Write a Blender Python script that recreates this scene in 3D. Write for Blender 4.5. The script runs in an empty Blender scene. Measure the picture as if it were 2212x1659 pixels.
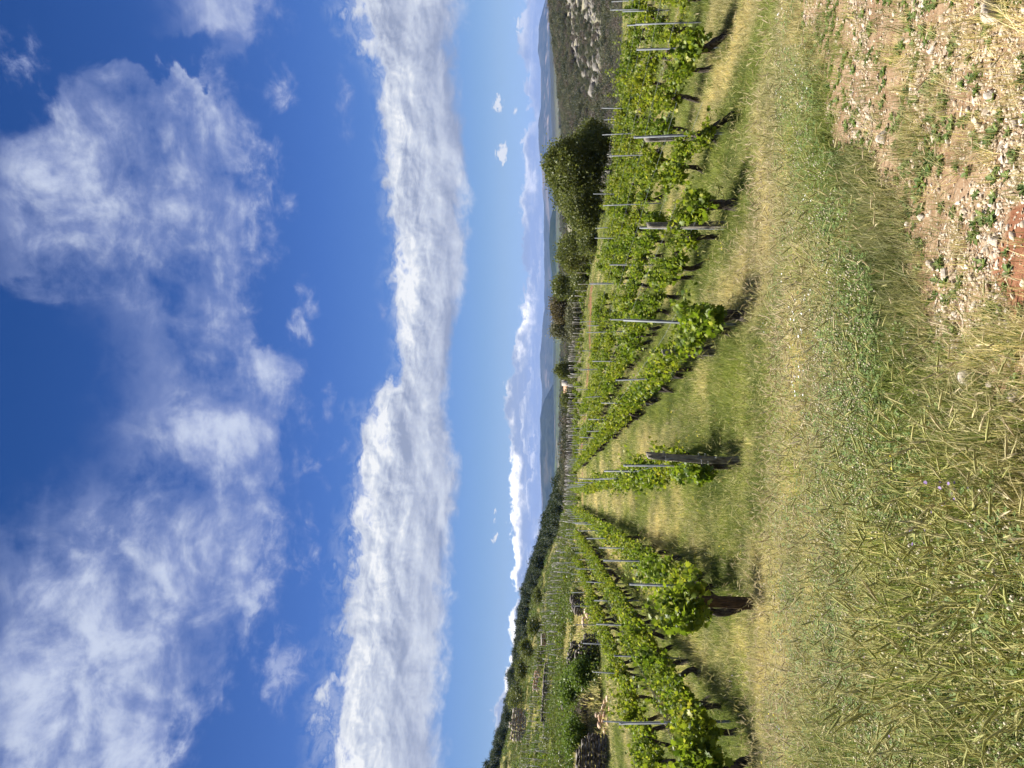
import bpy, math, random
import numpy as np
from mathutils import Vector, Matrix
rng = np.random.default_rng(7)
random.seed(7)
SC = bpy.context.scene
COL = SC.collection
LIB = bpy.data.collections.new("library")          # sources for scattered stuff; not linked to the scene

# ------------------------------------------------------------------ camera model
# The photograph was taken with the phone on its side: world up points to the left of the picture.
F = 1662.0                       # focal length in the units of a 2212 x 1659 picture
HOR = 1190.0                     # picture column of the true horizon
PITCH = math.atan((HOR - 1106.0) / F)
EYE = 1.6
CP, SP = math.cos(PITCH), math.sin(PITCH)

def ray(X, Y):
    xi = (X - 1106.0) / F; yi = (829.5 - Y) / F
    # fwd=(0,CP,SP) up=(0,-SP,CP); picture x axis = -up, picture y axis = +X
    return np.array([yi, CP + xi * SP, SP - xi * CP])

def tans(X, Y):
    d = ray(X, Y); return d[0] / d[1], d[2] / d[1]

def azel(X, Y):
    d = ray(X, Y); d = d / np.linalg.norm(d)
    return math.degrees(math.atan2(d[0], d[1])), math.degrees(math.asin(d[2]))

# ------------------------------------------------------------------ numpy noise
def _hash(ix, iy, seed):
    h = (ix.astype(np.int64) * 374761393 + iy.astype(np.int64) * 668265263 + seed * 2147483647) & 0xFFFFFFFF
    h = ((h ^ (h >> 13)) * 1274126177) & 0xFFFFFFFF
    return ((h ^ (h >> 16)) & 0xFFFFFF) / float(0xFFFFFF)

def vnoise(x, y, seed=0):
    x = np.asarray(x, float); y = np.asarray(y, float)
    ix = np.floor(x); iy = np.floor(y); fx = x - ix; fy = y - iy
    fx = fx * fx * (3 - 2 * fx); fy = fy * fy * (3 - 2 * fy)
    a = _hash(ix, iy, seed); b = _hash(ix + 1, iy, seed); c = _hash(ix, iy + 1, seed); d = _hash(ix + 1, iy + 1, seed)
    return (a * (1 - fx) + b * fx) * (1 - fy) + (c * (1 - fx) + d * fx) * fy

def fbm(x, y, seed=0, oct=4, gain=0.5):
    s = 0; a = 1; t = 0
    for o in range(oct):
        s = s + a * vnoise(x * 2 ** o + 17.3 * o, y * 2 ** o - 9.1 * o, seed + o); t += a; a *= gain
    return s / t

def sstep(a, b, x):
    t = np.clip((np.asarray(x, float) - a) / (b - a), 0, 1); return t * t * (3 - 2 * t)

# ------------------------------------------------------------------ terrain
ROWDIR = -0.1417                 # rows run along x = x0 + ROWDIR * y
PROF_Y = np.array([-60, 3, 5, 7, 9, 10.6, 65, 400]); PROF_Z = np.array([-1.6, -1.62, -1.85, -2.2, -2.52, -2.7, -2.86, -3.2])

_py = np.linspace(-62, 402, 4641); _pz = np.interp(_py, PROF_Y, PROF_Z); _k = np.exp(-np.linspace(-2.5, 2.5, 51) ** 2); _pz = np.convolve(np.pad(_pz, 25, mode='edge'), _k / _k.sum(), 'valid')
def field_z(x, y):
    z = np.interp(y, _py, _pz)
    x0 = x - ROWDIR * y
    lat = -0.062 * np.clip(x0 - 1.5, 0, 30) + 0.05 * np.clip(-4 - x0, 0, 8)
    return z + lat * sstep(5, 12, y)

# picture column Y -> start distance, then (distance, picture row X) of the ground
TAB = [
 (1900, 30, [(33, 1249), (60, 1200), (75, 1180), (100, 1158), (140, 1128), (180, 1108), (250, 1072), (330, 1065), (600, 1110), (1500, 1165), (9000, 1186)]),
 (1659, 31, [(33, 1247), (60, 1212), (75, 1192), (100, 1166), (140, 1135), (180, 1115), (250, 1082), (330, 1078), (600, 1120), (1500, 1165), (9000, 1186)]),
 (1540, 35, [(37, 1255), (60, 1216), (80, 1196), (100, 1176), (140, 1148), (180, 1130), (250, 1112), (330, 1116), (600, 1140), (1500, 1170), (9000, 1186)]),
 (1400, 40, [(43, 1250), (60, 1228), (100, 1196), (140, 1172), (180, 1158), (280, 1138), (380, 1140), (700, 1160), (1500, 1180), (9000, 1188)]),
 (1300, 48, [(52, 1243), (70, 1226), (110, 1201), (170, 1180), (300, 1150), (400, 1152), (700, 1170), (1500, 1185), (9000, 1190)]),
 (1200, 60, [(64, 1246), (90, 1229), (140, 1211), (200, 1196), (320, 1178), (430, 1182), (700, 1190), (1500, 1195), (9000, 1192)]),
 (1140, 68, [(90, 1240), (150, 1222), (220, 1210), (350, 1191), (450, 1196), (800, 1205), (2000, 1203), (9000, 1193)]),
 (1085, 72, [(90, 1245), (150, 1232), (220, 1224), (350, 1210), (480, 1216), (800, 1216), (2000, 1208), (9000, 1194)]),
 (1050, 75, [(100, 1246), (150, 1236), (220, 1234), (350, 1230), (480, 1230), (800, 1222), (2000, 1210), (9000, 1194)]),
 (960, 78, [(100, 1249), (150, 1238), (200, 1246), (350, 1238), (800, 1224), (2000, 1210), (5000, 1199), (9000, 1194)]),
 (880, 78, [(100, 1251), (150, 1241), (200, 1250), (400, 1236), (800, 1224), (2000, 1210), (5000, 1199), (9000, 1194)]),
 (800, 72, [(100, 1253), (140, 1244), (190, 1256), (400, 1240), (800, 1224), (2000, 1211), (5000, 1199), (9000, 1194)]),
 (650, 58, [(80, 1273), (120, 1253), (160, 1262), (300, 1254), (600, 1232), (1200, 1217), (3000, 1205), (9000, 1194)]),
 (500, 45, [(60, 1296), (100, 1288), (200, 1292), (400, 1262), (900, 1226), (2500, 1207), (9000, 1194)]),
 (350, 34, [(60, 1325), (100, 1334), (200, 1345), (270, 1310), (330, 1262), (400, 1232), (600, 1230), (900, 1231), (2000, 1212), (9000, 1193)]),
 (200, 31, [(60, 1345), (120, 1352), (200, 1362), (245, 1346), (290, 1292), (340, 1246), (385, 1217), (480, 1228), (700, 1228), (1500, 1214), (3000, 1196), (9000, 1190)]),
 (80, 30, [(60, 1347), (120, 1352), (200, 1362), (245, 1346), (290, 1290), (340, 1238), (385, 1204), (480, 1218), (700, 1218), (1500, 1207), (3000, 1194), (9000, 1188)]),
 (0, 30, [(60, 1348), (120, 1352), (200, 1362), (245, 1345), (290, 1287), (340, 1232), (385, 1197), (480, 1211), (700, 1211), (1500, 1203), (3000, 1192), (9000, 1187)]),
 (-250, 30, [(60, 1350), (120, 1352), (200, 1360), (245, 1342), (290, 1280), (340, 1220), (385, 1187), (480, 1200), (700, 1202), (1500, 1196), (3000, 1188), (9000, 1185)]),
]
T_S, T_R0, T_K = [], [], []
for Y, r0, kn in TAB:
    s = (829.5 - Y) / F
    T_S.append(s); T_R0.append(r0)
    z0 = float(field_z(np.array(s * r0), np.array(float(r0))))
    rr = [r0] + [k[0] for k in kn] + [40000]
    zz = [z0] + [k[0] * tans(k[1], Y)[1] for k in kn]
    zz.append(zz[-1] - 60)
    T_K.append((np.log(rr), np.array(zz)))
o_ = np.argsort(T_S)
T_S = np.array(T_S)[o_]; T_R0 = np.array(T_R0, float)[o_]; T_K = [T_K[i] for i in o_]

def H(x, y, detail=True):
    """ground height (world z) at x, y"""
    x = np.atleast_1d(np.asarray(x, float)); y = np.atleast_1d(np.asarray(y, float))
    rho = np.hypot(x, y) + 1e-9
    lim = T_S[-1]
    s = np.where(y > 0.02 * rho, x / np.maximum(y, 0.02 * rho), np.where(x >= 0, 50, -50))
    sc = np.clip(s, T_S[0], T_S[-1])
    r = np.where(np.abs(s) < lim, y, rho / math.sqrt(1 + lim * lim))
    zf = field_z(x, y)
    lr = np.log(np.maximum(r, 1e-3))
    Z = np.stack([np.interp(lr, k[0], k[1]) for k in T_K])
    idx = np.clip(np.searchsorted(T_S, sc) - 1, 0, len(T_S) - 2)
    t = (sc - T_S[idx]) / (T_S[idx + 1] - T_S[idx])
    ar = np.arange(len(x))
    zt = Z[idx, ar] * (1 - t) + Z[idx + 1, ar] * t
    r0 = T_R0[idx] * (1 - t) + T_R0[idx + 1] * t
    xf = sc * r0; zf0 = field_z(np.where(np.abs(s) < lim, xf, x), np.where(np.abs(s) < lim, r0, y))
    lr0 = np.log(r0)
    Z0 = np.stack([np.interp(lr0, k[0], k[1]) for k in T_K])
    zt0 = Z0[idx, ar] * (1 - t) + Z0[idx + 1, ar] * t
    zt = zt + (zf0 - zt0) * np.exp(-np.clip(r - r0, 0, 1e9) / 8.0)
    z = np.where(r < r0, zf, zt)
    if detail:
        a = np.clip(r, 2, 400)
        z = z + (fbm(x / 1.3, y / 1.3, 3, 3) - 0.5) * 0.06 * sstep(1, 3, rho) * (1 - sstep(60, 120, r))
        z = z + (fbm(x / 30, y / 30, 5, 4) - 0.5) * 3.0 * sstep(110, 350, r)
        z = z + (fbm(x / 500, y / 500, 9, 4) - 0.5) * 30.0 * sstep(1200, 4000, r)
    return z + EYE

def h1(x, y): return float(H(x, y)[0])

def gpix(X, Y, rmin=1.2, rmax=400):
    """where the ray of picture point X, Y meets the ground"""
    d = ray(X, Y); d = d / d[1]
    r = np.exp(np.linspace(math.log(rmin), math.log(rmax), 1500))
    g = H(d[0] * r, r) - (EYE + d[2] * r)
    i = np.argmax(g > 0)
    return d[0] * r[i], r[i], float(H(d[0] * r[i], r[i])[0])

def at(Y, r):
    s = (829.5 - Y) / F
    return s * r, r, h1(s * r, r)

# ------------------------------------------------------------------ mesh helpers
def mesh(name, V, polys, mats=None, smooth=False, attrs=None, mi=None):
    V = np.asarray(V, np.float32).reshape(-1, 3)
    me = bpy.data.meshes.new(name)
    polys = [np.asarray(p, np.int32) for p in polys if len(p)]
    nl = sum(p.size for p in polys); npoly = sum(p.shape[0] for p in polys)
    me.vertices.add(len(V)); me.vertices.foreach_set("co", V.ravel())
    me.loops.add(nl); me.polygons.add(npoly)
    me.loops.foreach_set("vertex_index", np.concatenate([p.ravel() for p in polys]))
    sizes = np.concatenate([np.full(p.shape[0], p.shape[1], np.int32) for p in polys])
    me.polygons.foreach_set("loop_start", np.concatenate([[0], np.cumsum(sizes)[:-1]]).astype(np.int32))
    if mi is not None: me.polygons.foreach_set("material_index", np.asarray(mi, np.int32))
    if smooth: me.polygons.foreach_set("use_smooth", np.ones(npoly, bool))
    for k, v in (attrs or {}).items():
        v = np.asarray(v, np.float32)
        if v.ndim == 1:
            a = me.attributes.new(k, 'FLOAT', 'POINT'); a.data.foreach_set("value", v)
        else:
            a = me.attributes.new(k, 'FLOAT_VECTOR', 'POINT'); a.data.foreach_set("vector", v.ravel())
    for m in (mats if isinstance(mats, (list, tuple)) else [mats]):
        if m: me.materials.append(m)
    me.update(calc_edges=True); me.validate()
    return me

def link(name, me, parent=None, loc=(0, 0, 0), col=None):
    o = bpy.data.objects.new(name, me); (col or COL).objects.link(o)
    o.location = loc
    if parent: o.parent = parent
    return o

def tag(o, label=None, cat=None, group=None, kind=None):
    if label: o["label"] = label
    if cat: o["category"] = cat
    if group: o["group"] = group
    if kind: o["kind"] = kind
    return o

def empty(name, loc, rz=0, label=None, cat=None, group=None):
    o = bpy.data.objects.new(name, None); COL.objects.link(o)
    o.location = loc; o.rotation_euler = (0, 0, rz); o.empty_display_size = 0.1
    return tag(o, label, cat, group)

class Bag:
    """collects vertices and faces of one mesh"""
    def __init__(s): s.V = []; s.P = {}; s.n = 0; s.A = {}
    def add(s, V, polys, **attrs):
        V = np.asarray(V, float).reshape(-1, 3)
        for p in polys:
            p = np.asarray(p, int)
            if p.size: s.P.setdefault(p.shape[1], []).append(p + s.n)
        s.V.append(V); s.n += len(V)
        for k, v in attrs.items(): s.A.setdefault(k, []).append(np.broadcast_to(np.asarray(v, float), (len(V),)))
        return s
    def mesh(s, name, mats, smooth=False):
        return mesh(name, np.concatenate(s.V), [np.concatenate(v) for v in s.P.values()], mats, smooth, {k: np.concatenate(v) for k, v in s.A.items()})

def tube(path, rad, n=8, noise=0.0, seed=0, cap=True, flat=1.0):
    path = np.asarray(path, float); m = len(path)
    rad = np.broadcast_to(np.asarray(rad, float), (m,))
    t = np.gradient(path, axis=0); t /= np.linalg.norm(t, axis=1)[:, None] + 1e-9
    up = np.array([0.13, 0.05, 1.0]) if abs(t[:, 2]).mean() < 0.8 else np.array([1.0, 0.07, 0.0])
    V = []
    a = np.arange(n) / n * 2 * math.pi
    rr = np.random.default_rng(seed)
    for i in range(m):
        u = up - t[i] * (up @ t[i]); u /= np.linalg.norm(u); v = np.cross(t[i], u)
        k = 1 + noise * (rr.random(n) - 0.5) * 2
        V.append(path[i] + (np.cos(a) * k * rad[i])[:, None] * u + (np.sin(a) * k * rad[i] * flat)[:, None] * v)
    V = np.concatenate(V)
    q = [[i * n + j, i * n + (j + 1) % n, (i + 1) * n + (j + 1) % n, (i + 1) * n + j] for i in range(m - 1) for j in range(n)]
    P = [np.array(q)]
    if cap: P.append(np.array([list(range((m - 1) * n, m * n))])); P.append(np.array([list(range(n - 1, -1, -1))]))
    return V, P

def rotz(a):
    c, s = np.cos(a), np.sin(a); z = np.zeros_like(c); o = np.ones_like(c)
    return np.stack([np.stack([c, -s, z], -1), np.stack([s, c, z], -1), np.stack([z, z, o], -1)], -2)

def rand_frames(n, up_bias, r):
    """random rotation matrices whose z axis leans up by up_bias"""
    d = r.normal(size=(n, 3)); d /= np.linalg.norm(d, axis=1)[:, None]
    d[:, 2] = d[:, 2] * (1 - up_bias * 0.5) + up_bias
    d /= np.linalg.norm(d, axis=1)[:, None]
    h = r.normal(size=(n, 3)); x = np.cross(h, d); x /= np.linalg.norm(x, axis=1)[:, None]
    y = np.cross(d, x)
    return np.stack([x, y, d], -1)

def stamp(T, polys, pos, R, scale):
    """copies of template T at pos with rotations R and scales, as one vertex array"""
    n = len(pos); k = len(T)
    V = np.einsum('nij,kj->nki', R, T) * np.asarray(scale).reshape(-1, 1, 1) + pos[:, None, :]
    off = (np.arange(n) * k)[:, None, None]
    return V.reshape(-1, 3), [(np.asarray(p)[None] + off).reshape(-1, np.asarray(p).shape[1]) for p in polys]

def ico(sub=1):
    import bmesh
    bm = bmesh.new(); bmesh.ops.create_icosphere(bm, subdivisions=sub, radius=1.0)
    V = np.array([v.co[:] for v in bm.verts]); P = np.array([[v.index for v in f.verts] for f in bm.faces]); bm.free()
    return V, P
ICO1, ICO2, ICO3 = ico(1), ico(2), ico(3)

def rock(seed, sub=2, sq=(1, 1, .7), rough=.25, cuts=7):
    V, P = {1: ICO1, 2: ICO2, 3: ICO3}[sub]
    V = V.copy(); r = np.random.default_rng(seed)
    for _ in range(cuts):                                   # broken facets
        d = r.normal(size=3); d /= np.linalg.norm(d); h = r.uniform(.45, .8)
        k = V @ d; over = np.clip(k - h, 0, None); V = V - over[:, None] * d * .92
    V = V * (1 + rough * .5 * (r.random(len(V))[:, None] - .5))
    return V * np.array(sq), [P]

# ------------------------------------------------------------------ shader helpers
class NT:
    def __init__(s, tree): s.t = tree; s.L = tree.links
    def n(s, typ, **props):
        nd = s.t.nodes.new(typ)
        for k, v in props.items(): setattr(nd, k, v)
        return nd
    def put(s, sock, v):
        if isinstance(v, bpy.types.NodeSocket): s.L.new(v, sock)
        elif v is not None: sock.default_value = v
    def m(s, op, a, b=None, c=None, clamp=False):
        nd = s.n("ShaderNodeMath", operation=op, use_clamp=clamp)
        for i, v in enumerate((a, b, c)):
            if v is not None: s.put(nd.inputs[i], v)
        return nd.outputs[0]
    def vm(s, op, a, b=None, scale=None):
        nd = s.n("ShaderNodeVectorMath", operation=op)
        s.put(nd.inputs[0], a)
        if b is not None: s.put(nd.inputs[1], b)
        if scale is not None: s.put(nd.inputs[3], scale)
        return nd.outputs[1] if op in ('LENGTH', 'DOT_PRODUCT') else nd.outputs[0]
    def mr(s, v, a, b, c=0.0, d=1.0, smooth=True):
        nd = s.n("ShaderNodeMapRange", interpolation_type='SMOOTHSTEP' if smooth else 'LINEAR')
        for i, x in enumerate((v, a, b, c, d)): s.put(nd.inputs[i], x)
        return nd.outputs[0]
    def mix(s, f, a, b, mode='MIX'):
        nd = s.n("ShaderNodeMix", data_type='RGBA', blend_type=mode)
        s.put(nd.inputs[0], f)
        for i, v in ((6, a), (7, b)):
            s.put(nd.inputs[i], (*v, 1) if isinstance(v, tuple) and len(v) == 3 else v)
        return nd.outputs[2]
    def noise(s, vec, scale=1.0, detail=5, rough=.55, dist=0.0, lac=2.0):
        nd = s.n("ShaderNodeTexNoise"); s.put(nd.inputs['Vector'], vec)
        nd.inputs['Scale'].default_value = scale; nd.inputs['Detail'].default_value = detail
        nd.inputs['Roughness'].default_value = rough; nd.inputs['Distortion'].default_value = dist; nd.inputs['Lacunarity'].default_value = lac
        return nd.outputs[0]
    def vor(s, vec, scale, feature='F1', out='Distance', rnd=1.0):
        nd = s.n("ShaderNodeTexVoronoi", feature=feature); s.put(nd.inputs['Vector'], vec)
        nd.inputs['Scale'].default_value = scale; nd.inputs['Randomness'].default_value = rnd
        return nd.outputs[out]
    def attr(s, name, typ='GEOMETRY'):
        return s.n("ShaderNodeAttribute", attribute_name=name, attribute_type=typ).outputs['Fac']
    def xyz(s, x, y, z):
        nd = s.n("ShaderNodeCombineXYZ")
        for i, v in enumerate((x, y, z)): s.put(nd.inputs[i], v)
        return nd.outputs[0]
    def sep(s, v):
        nd = s.n("ShaderNodeSeparateXYZ"); s.put(nd.inputs[0], v); return nd.outputs
    def ramp(s, f, stops):
        nd = s.n("ShaderNodeValToRGB"); s.put(nd.inputs[0], f); e = nd.color_ramp.elements
        while len(e) < len(stops): e.new(0.5)
        for i, (p, c) in enumerate(stops): e[i].position = p; e[i].color = (*c, 1)
        return nd.outputs[0]
    def curve(s, v, pts, vmin, vmax):
        """piecewise curve of v (range vmin..vmax) through pts; returns value"""
        ys = [p[1] for p in pts]; y0, y1 = min(ys) - .01, max(ys) + .01
        nd = s.n("ShaderNodeFloatCurve"); c = nd.mapping.curves[0]; nd.mapping.use_clip = False
        P = [((p[0] - vmin) / (vmax - vmin), (p[1] - y0) / (y1 - y0)) for p in sorted(pts)]
        c.points[0].location = P[0]; c.points[1].location = P[-1]
        for p in P[1:-1]: c.points.new(*p)
        nd.mapping.update()
        s.put(nd.inputs['Value'], s.mr(v, vmin, vmax, 0., 1., False))
        return s.m('MULTIPLY_ADD', nd.outputs[0], y1 - y0, y0)

def material(name):
    m = bpy.data.materials.new(name); m.use_nodes = True
    t = NT(m.node_tree); b = m.node_tree.nodes["Principled BSDF"]
    b.inputs['Roughness'].default_value = .85
    b.inputs['Specular IOR Level'].default_value = .25
    return m, t, b

def setbump(t, b, h, strength=.5, dist=.02):
    nd = t.n("ShaderNodeBump"); nd.inputs['Strength'].default_value = strength; nd.inputs['Distance'].default_value = dist
    t.put(nd.inputs['Height'], h); t.L.new(nd.outputs[0], b.inputs['Normal'])

def leafy(name, col, trans=.45, rough=.5, spec=.3, tcol=None):
    """foliage: col(t) returns the colour socket"""
    m, t, b = material(name)
    c = col(t)
    t.put(b.inputs['Base Color'], c); b.inputs['Roughness'].default_value = rough; b.inputs['Specular IOR Level'].default_value = spec
    tr = t.n("ShaderNodeBsdfTranslucent")
    tc = t.mix(1.0, c, tcol or (1.25, 1.3, .7), 'MULTIPLY')
    t.put(tr.inputs[0], tc)
    mx = t.n("ShaderNodeMixShader"); mx.inputs[0].default_value = trans
    t.L.new(b.outputs[0], mx.inputs[1]); t.L.new(tr.outputs[0], mx.inputs[2])
    t.L.new(mx.outputs[0], m.node_tree.nodes["Material Output"].inputs[0])
    return m

MAT = {}
def rampattr(stops, attr='rnd'):
    return lambda t: t.ramp(t.attr(attr), stops)

def vine_col(t):
    c = t.ramp(t.attr('rnd'), [(0, (.06, .10, .012)), (.45, (.15, .20, .02)), (.8, (.25, .28, .034)), (1, (.36, .35, .08))])
    return t.mix(1.0, c, t.ramp(t.n("ShaderNodeObjectInfo").outputs['Random'], [(0, (.82, .9, .85)), (.5, (1, 1, 1)), (1, (1.25, 1.1, .95))]), 'MULTIPLY')
MAT['vine'] = leafy('vine_leaf', vine_col, .42, .5, .22)
MAT['vine_dark'] = leafy('bush_leaf', rampattr([(0, (.07, .11, .02)), (.6, (.12, .175, .03)), (1, (.18, .235, .05))]), .3, .55, .2)

def grass_col(t):
    dry = t.attr('dry', 'INSTANCER'); rnd = t.attr('rnd'); hh = t.attr('hh')
    tint = t.attr('tint', 'INSTANCER')
    g = t.ramp(rnd, [(0, (.10, .145, .03)), (.5, (.185, .225, .06)), (1, (.29, .31, .11))])
    d = t.ramp(rnd, [(0, (.30, .25, .125)), (.5, (.46, .395, .215)), (1, (.64, .57, .36))])
    f = t.m('ADD', dry, t.m('MULTIPLY_ADD', rnd, .5, -.25))
    f = t.m('ADD', f, t.m('MULTIPLY_ADD', hh, .25, -.12))
    f = t.mr(f, .35, .65)
    c = t.mix(f, g, d)
    return t.mix(1.0, c, t.ramp(tint, [(0, (.5, .57, .48)), (.5, (1, 1, .95)), (1, (1.45, 1.38, 1.2))]), 'MULTIPLY')
MAT['grass'] = leafy('grass_blade', grass_col, .42, .65, .15, (1.1, 1.1, .8))
MAT['head'] = leafy('seed_head', lambda t: t.mix(t.mr(t.attr('dry', 'INSTANCER'), .2, .8), t.ramp(t.attr('rnd'), [(0, (.28, .29, .08)), (1, (.46, .43, .17))]), t.ramp(t.attr('rnd'), [(0, (.42, .34, .19)), (1, (.66, .56, .37))])), .3, .6, .2, (1.05, 1.0, .8))
MAT['weed'] = leafy('weed_leaf', rampattr([(0, (.07, .12, .035)), (.6, (.125, .18, .055)), (1, (.2, .25, .08))]), .3, .6, .15)
MAT['clover'] = leafy('clover_head', rampattr([(0, (.34, .30, .17)), (.6, (.50, .44, .29)), (1, (.66, .60, .45))]), .2, .8, .1, (1, 1, 1))
MAT['petal_white'] = leafy('white_petal', rampattr([(0, (.7, .7, .66)), (1, (.82, .82, .8))]), .3, .6, .2, (1, 1, 1))
MAT['petal_yellow'] = leafy('yellow_petal', rampattr([(0, (.62, .5, .01)), (1, (.75, .62, .03))]), .3, .6, .2, (1, 1, 1))
MAT['petal_purple'] = leafy('purple_petal', rampattr([(0, (.22, .13, .36)), (1, (.34, .24, .5))]), .3, .6, .2, (1, 1, 1))

def bark(name, c0, c1, scale=14):
    m, t, b = material(name)
    p = t.n("ShaderNodeTexCoord").outputs['Object']
    q = t.vm('MULTIPLY', p, (1, 1, .22))
    n1 = t.noise(q, scale * 3, 6, .65, .6); n2 = t.noise(p, scale * .4, 3)
    t.put(b.inputs['Base Color'], t.mix(t.mr(t.m('ADD', n1, t.m('MULTIPLY', n2, .5)), .55, .95), c0, c1))
    b.inputs['Roughness'].default_value = .95; b.inputs['Specular IOR Level'].default_value = .1
    setbump(t, b, n1, 1.0, .02); return m
MAT['bark'] = bark('vine_bark', (.022, .017, .014), (.12, .10, .084))
MAT['tree_bark'] = bark('tree_bark', (.06, .05, .04), (.16, .14, .11), 6)
MAT['wood_grey'] = bark('weathered_wood', (.075, .065, .055), (.31, .28, .23), 9)
MAT['wood_brown'] = bark('brown_wood', (.04, .027, .018), (.12, .082, .052), 9)
MAT['twig'] = bark('dead_twig', (.10, .065, .04), (.26, .19, .12), 20)

def metal():
    m, t, b = material('galvanised_steel')
    p = t.n("ShaderNodeTexCoord").outputs['Object']
    n = t.noise(t.vm('MULTIPLY', p, (1, 1, .3)), 18, 4)
    t.put(b.inputs['Base Color'], t.mix(t.mr(n, .3, .7), (.11, .122, .13), (.19, .205, .215)))
    b.inputs['Metallic'].default_value = .1; b.inputs['Roughness'].default_value = .6; return m
MAT['metal'] = metal()
def stakem():
    m, t, b = material('thin_stake')
    r = t.n("ShaderNodeObjectInfo").outputs['Random']
    t.put(b.inputs['Base Color'], t.ramp(r, [(0, (.26, .23, .19)), (.5, (.46, .42, .37)), (1, (.66, .63, .58))])); return m
MAT['stake'] = stakem()

def stone(name, c0, c1, c2, scale=6):
    m, t, b = material(name)
    p = t.n("ShaderNodeTexCoord").outputs['Object']
    r = t.attr('rnd')
    n = t.noise(p, scale, 6, .6); n2 = t.noise(p, scale * 5, 4, .6)
    c = t.mix(t.mr(n, .35, .68), c0, c1)
    c = t.mix(t.mr(t.m('ADD', n2, t.m('MULTIPLY', r, .5)), .55, .95), c, c2)
    t.put(b.inputs['Base Color'], c); setbump(t, b, n2, .6, .02); return m
MAT['limestone'] = stone('pale_limestone', (.36, .31, .25), (.50, .455, .38), (.28, .22, .16))
MAT['outcrop'] = stone('grey_outcrop', (.13, .12, .10), (.24, .22, .19), (.10, .09, .075), 2)
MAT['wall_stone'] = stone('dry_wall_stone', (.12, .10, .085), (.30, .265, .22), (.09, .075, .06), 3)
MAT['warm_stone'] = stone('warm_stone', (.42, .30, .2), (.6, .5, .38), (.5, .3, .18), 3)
def pebble():
    m, t, b = material('gravel_pebble')
    r = t.n("ShaderNodeObjectInfo").outputs['Random']
    p = t.n("ShaderNodeTexCoord").outputs['Object']
    c = t.ramp(r, [(0, (.24, .18, .12)), (.3, (.36, .29, .21)), (.65, (.47, .40, .31)), (.92, (.56, .51, .43)), (1, (.27, .17, .105))])
    t.put(b.inputs['Base Color'], t.mix(t.m('MULTIPLY', t.noise(p, 3, 4), .5), c, (.26, .195, .13))); return m
MAT['pebble'] = pebble()

# ------------------------------------------------------------------ ground patches
TRACK = np.array([(-.9, .5)] + sorted([gpix(*q)[:2] for q in ((2212, 965), (2060, 905), (1940, 560), (1850, 330), (1700, 20))], key=lambda p: p[1]) + [(9.5, 16.0)]) - [.10, 0]
def track_side(x, y):
    """signed distance-like value, positive on the stony track (right of its grassy edge)"""
    xe = np.interp(y, TRACK[:, 1], TRACK[:, 0])
    return (x - xe) * .75
def track_mask(x, y):
    d = track_side(x, y) + (fbm(x * 1.1, y * 1.1, 21, 4) - .5) * 1.1
    return sstep(-.08, .3, d) * (1 - sstep(9.5, 13, y)) * (.8 + .2 * sstep(.42, .56, fbm(x * .9, y * .9, 23, 3)))
def row_lush(x, y):
    """1 under the vine rows"""
    x0 = x - ROWDIR * y
    k = np.mod(x0 - .447 + .95, 1.9) - .95
    return np.exp(-(k / .42) ** 2) * sstep(9.5, 12, y)
def red_mask(x, y):
    a = sstep(.54, .62, fbm(x / 3.2, y / 5, 41, 3)) * sstep(67, 70, y) * (1 - sstep(80, 84, y)) * (1 - sstep(12, 16, np.abs(x + 2)))
    px, py, _ = gpix(2205, 585)
    b = np.exp(-(((x - px) / .26) ** 2 + ((y - py) / .18) ** 2)) * 1.3 + (fbm(x * 5, y * 5, 8, 4) - .5) * 1.5
    px, py, _ = gpix(2075, 470)
    return np.maximum(a, sstep(.35, 1.0, b))
def dry_mask(x, y):
    b = fbm((x - ROWDIR * y) / 1.5, y / 4.5, 11, 4); c = fbm(x / .5, y / .5, 13, 3)
    band = np.exp(-((y - 7.4 + .10 * x + (fbm(x / 2.5, y / 2.5, 19, 3) - .5) * 5) / 2.2) ** 2) * .27          # bleached strip just before the vines
    mid = (.03 - .12 * sstep(2.5, 4.5, x - ROWDIR * y)) * sstep(9, 15, y)
    x0 = x - ROWDIR * y
    near = -.24 * (1 - sstep(3.2, 5.0, y)) * sstep(-.1, .4, -track_side(x, y))
    v = .47 + (b - .5) * 1.5 + (c - .5) * .45 + band + mid + near - .30 * row_lush(x, y)
    edge = np.exp(-((track_side(x, y) + .35) / .42) ** 2) * .35 * (1 - sstep(8, 10, y))
    return np.clip(v - edge, 0, 1)

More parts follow.
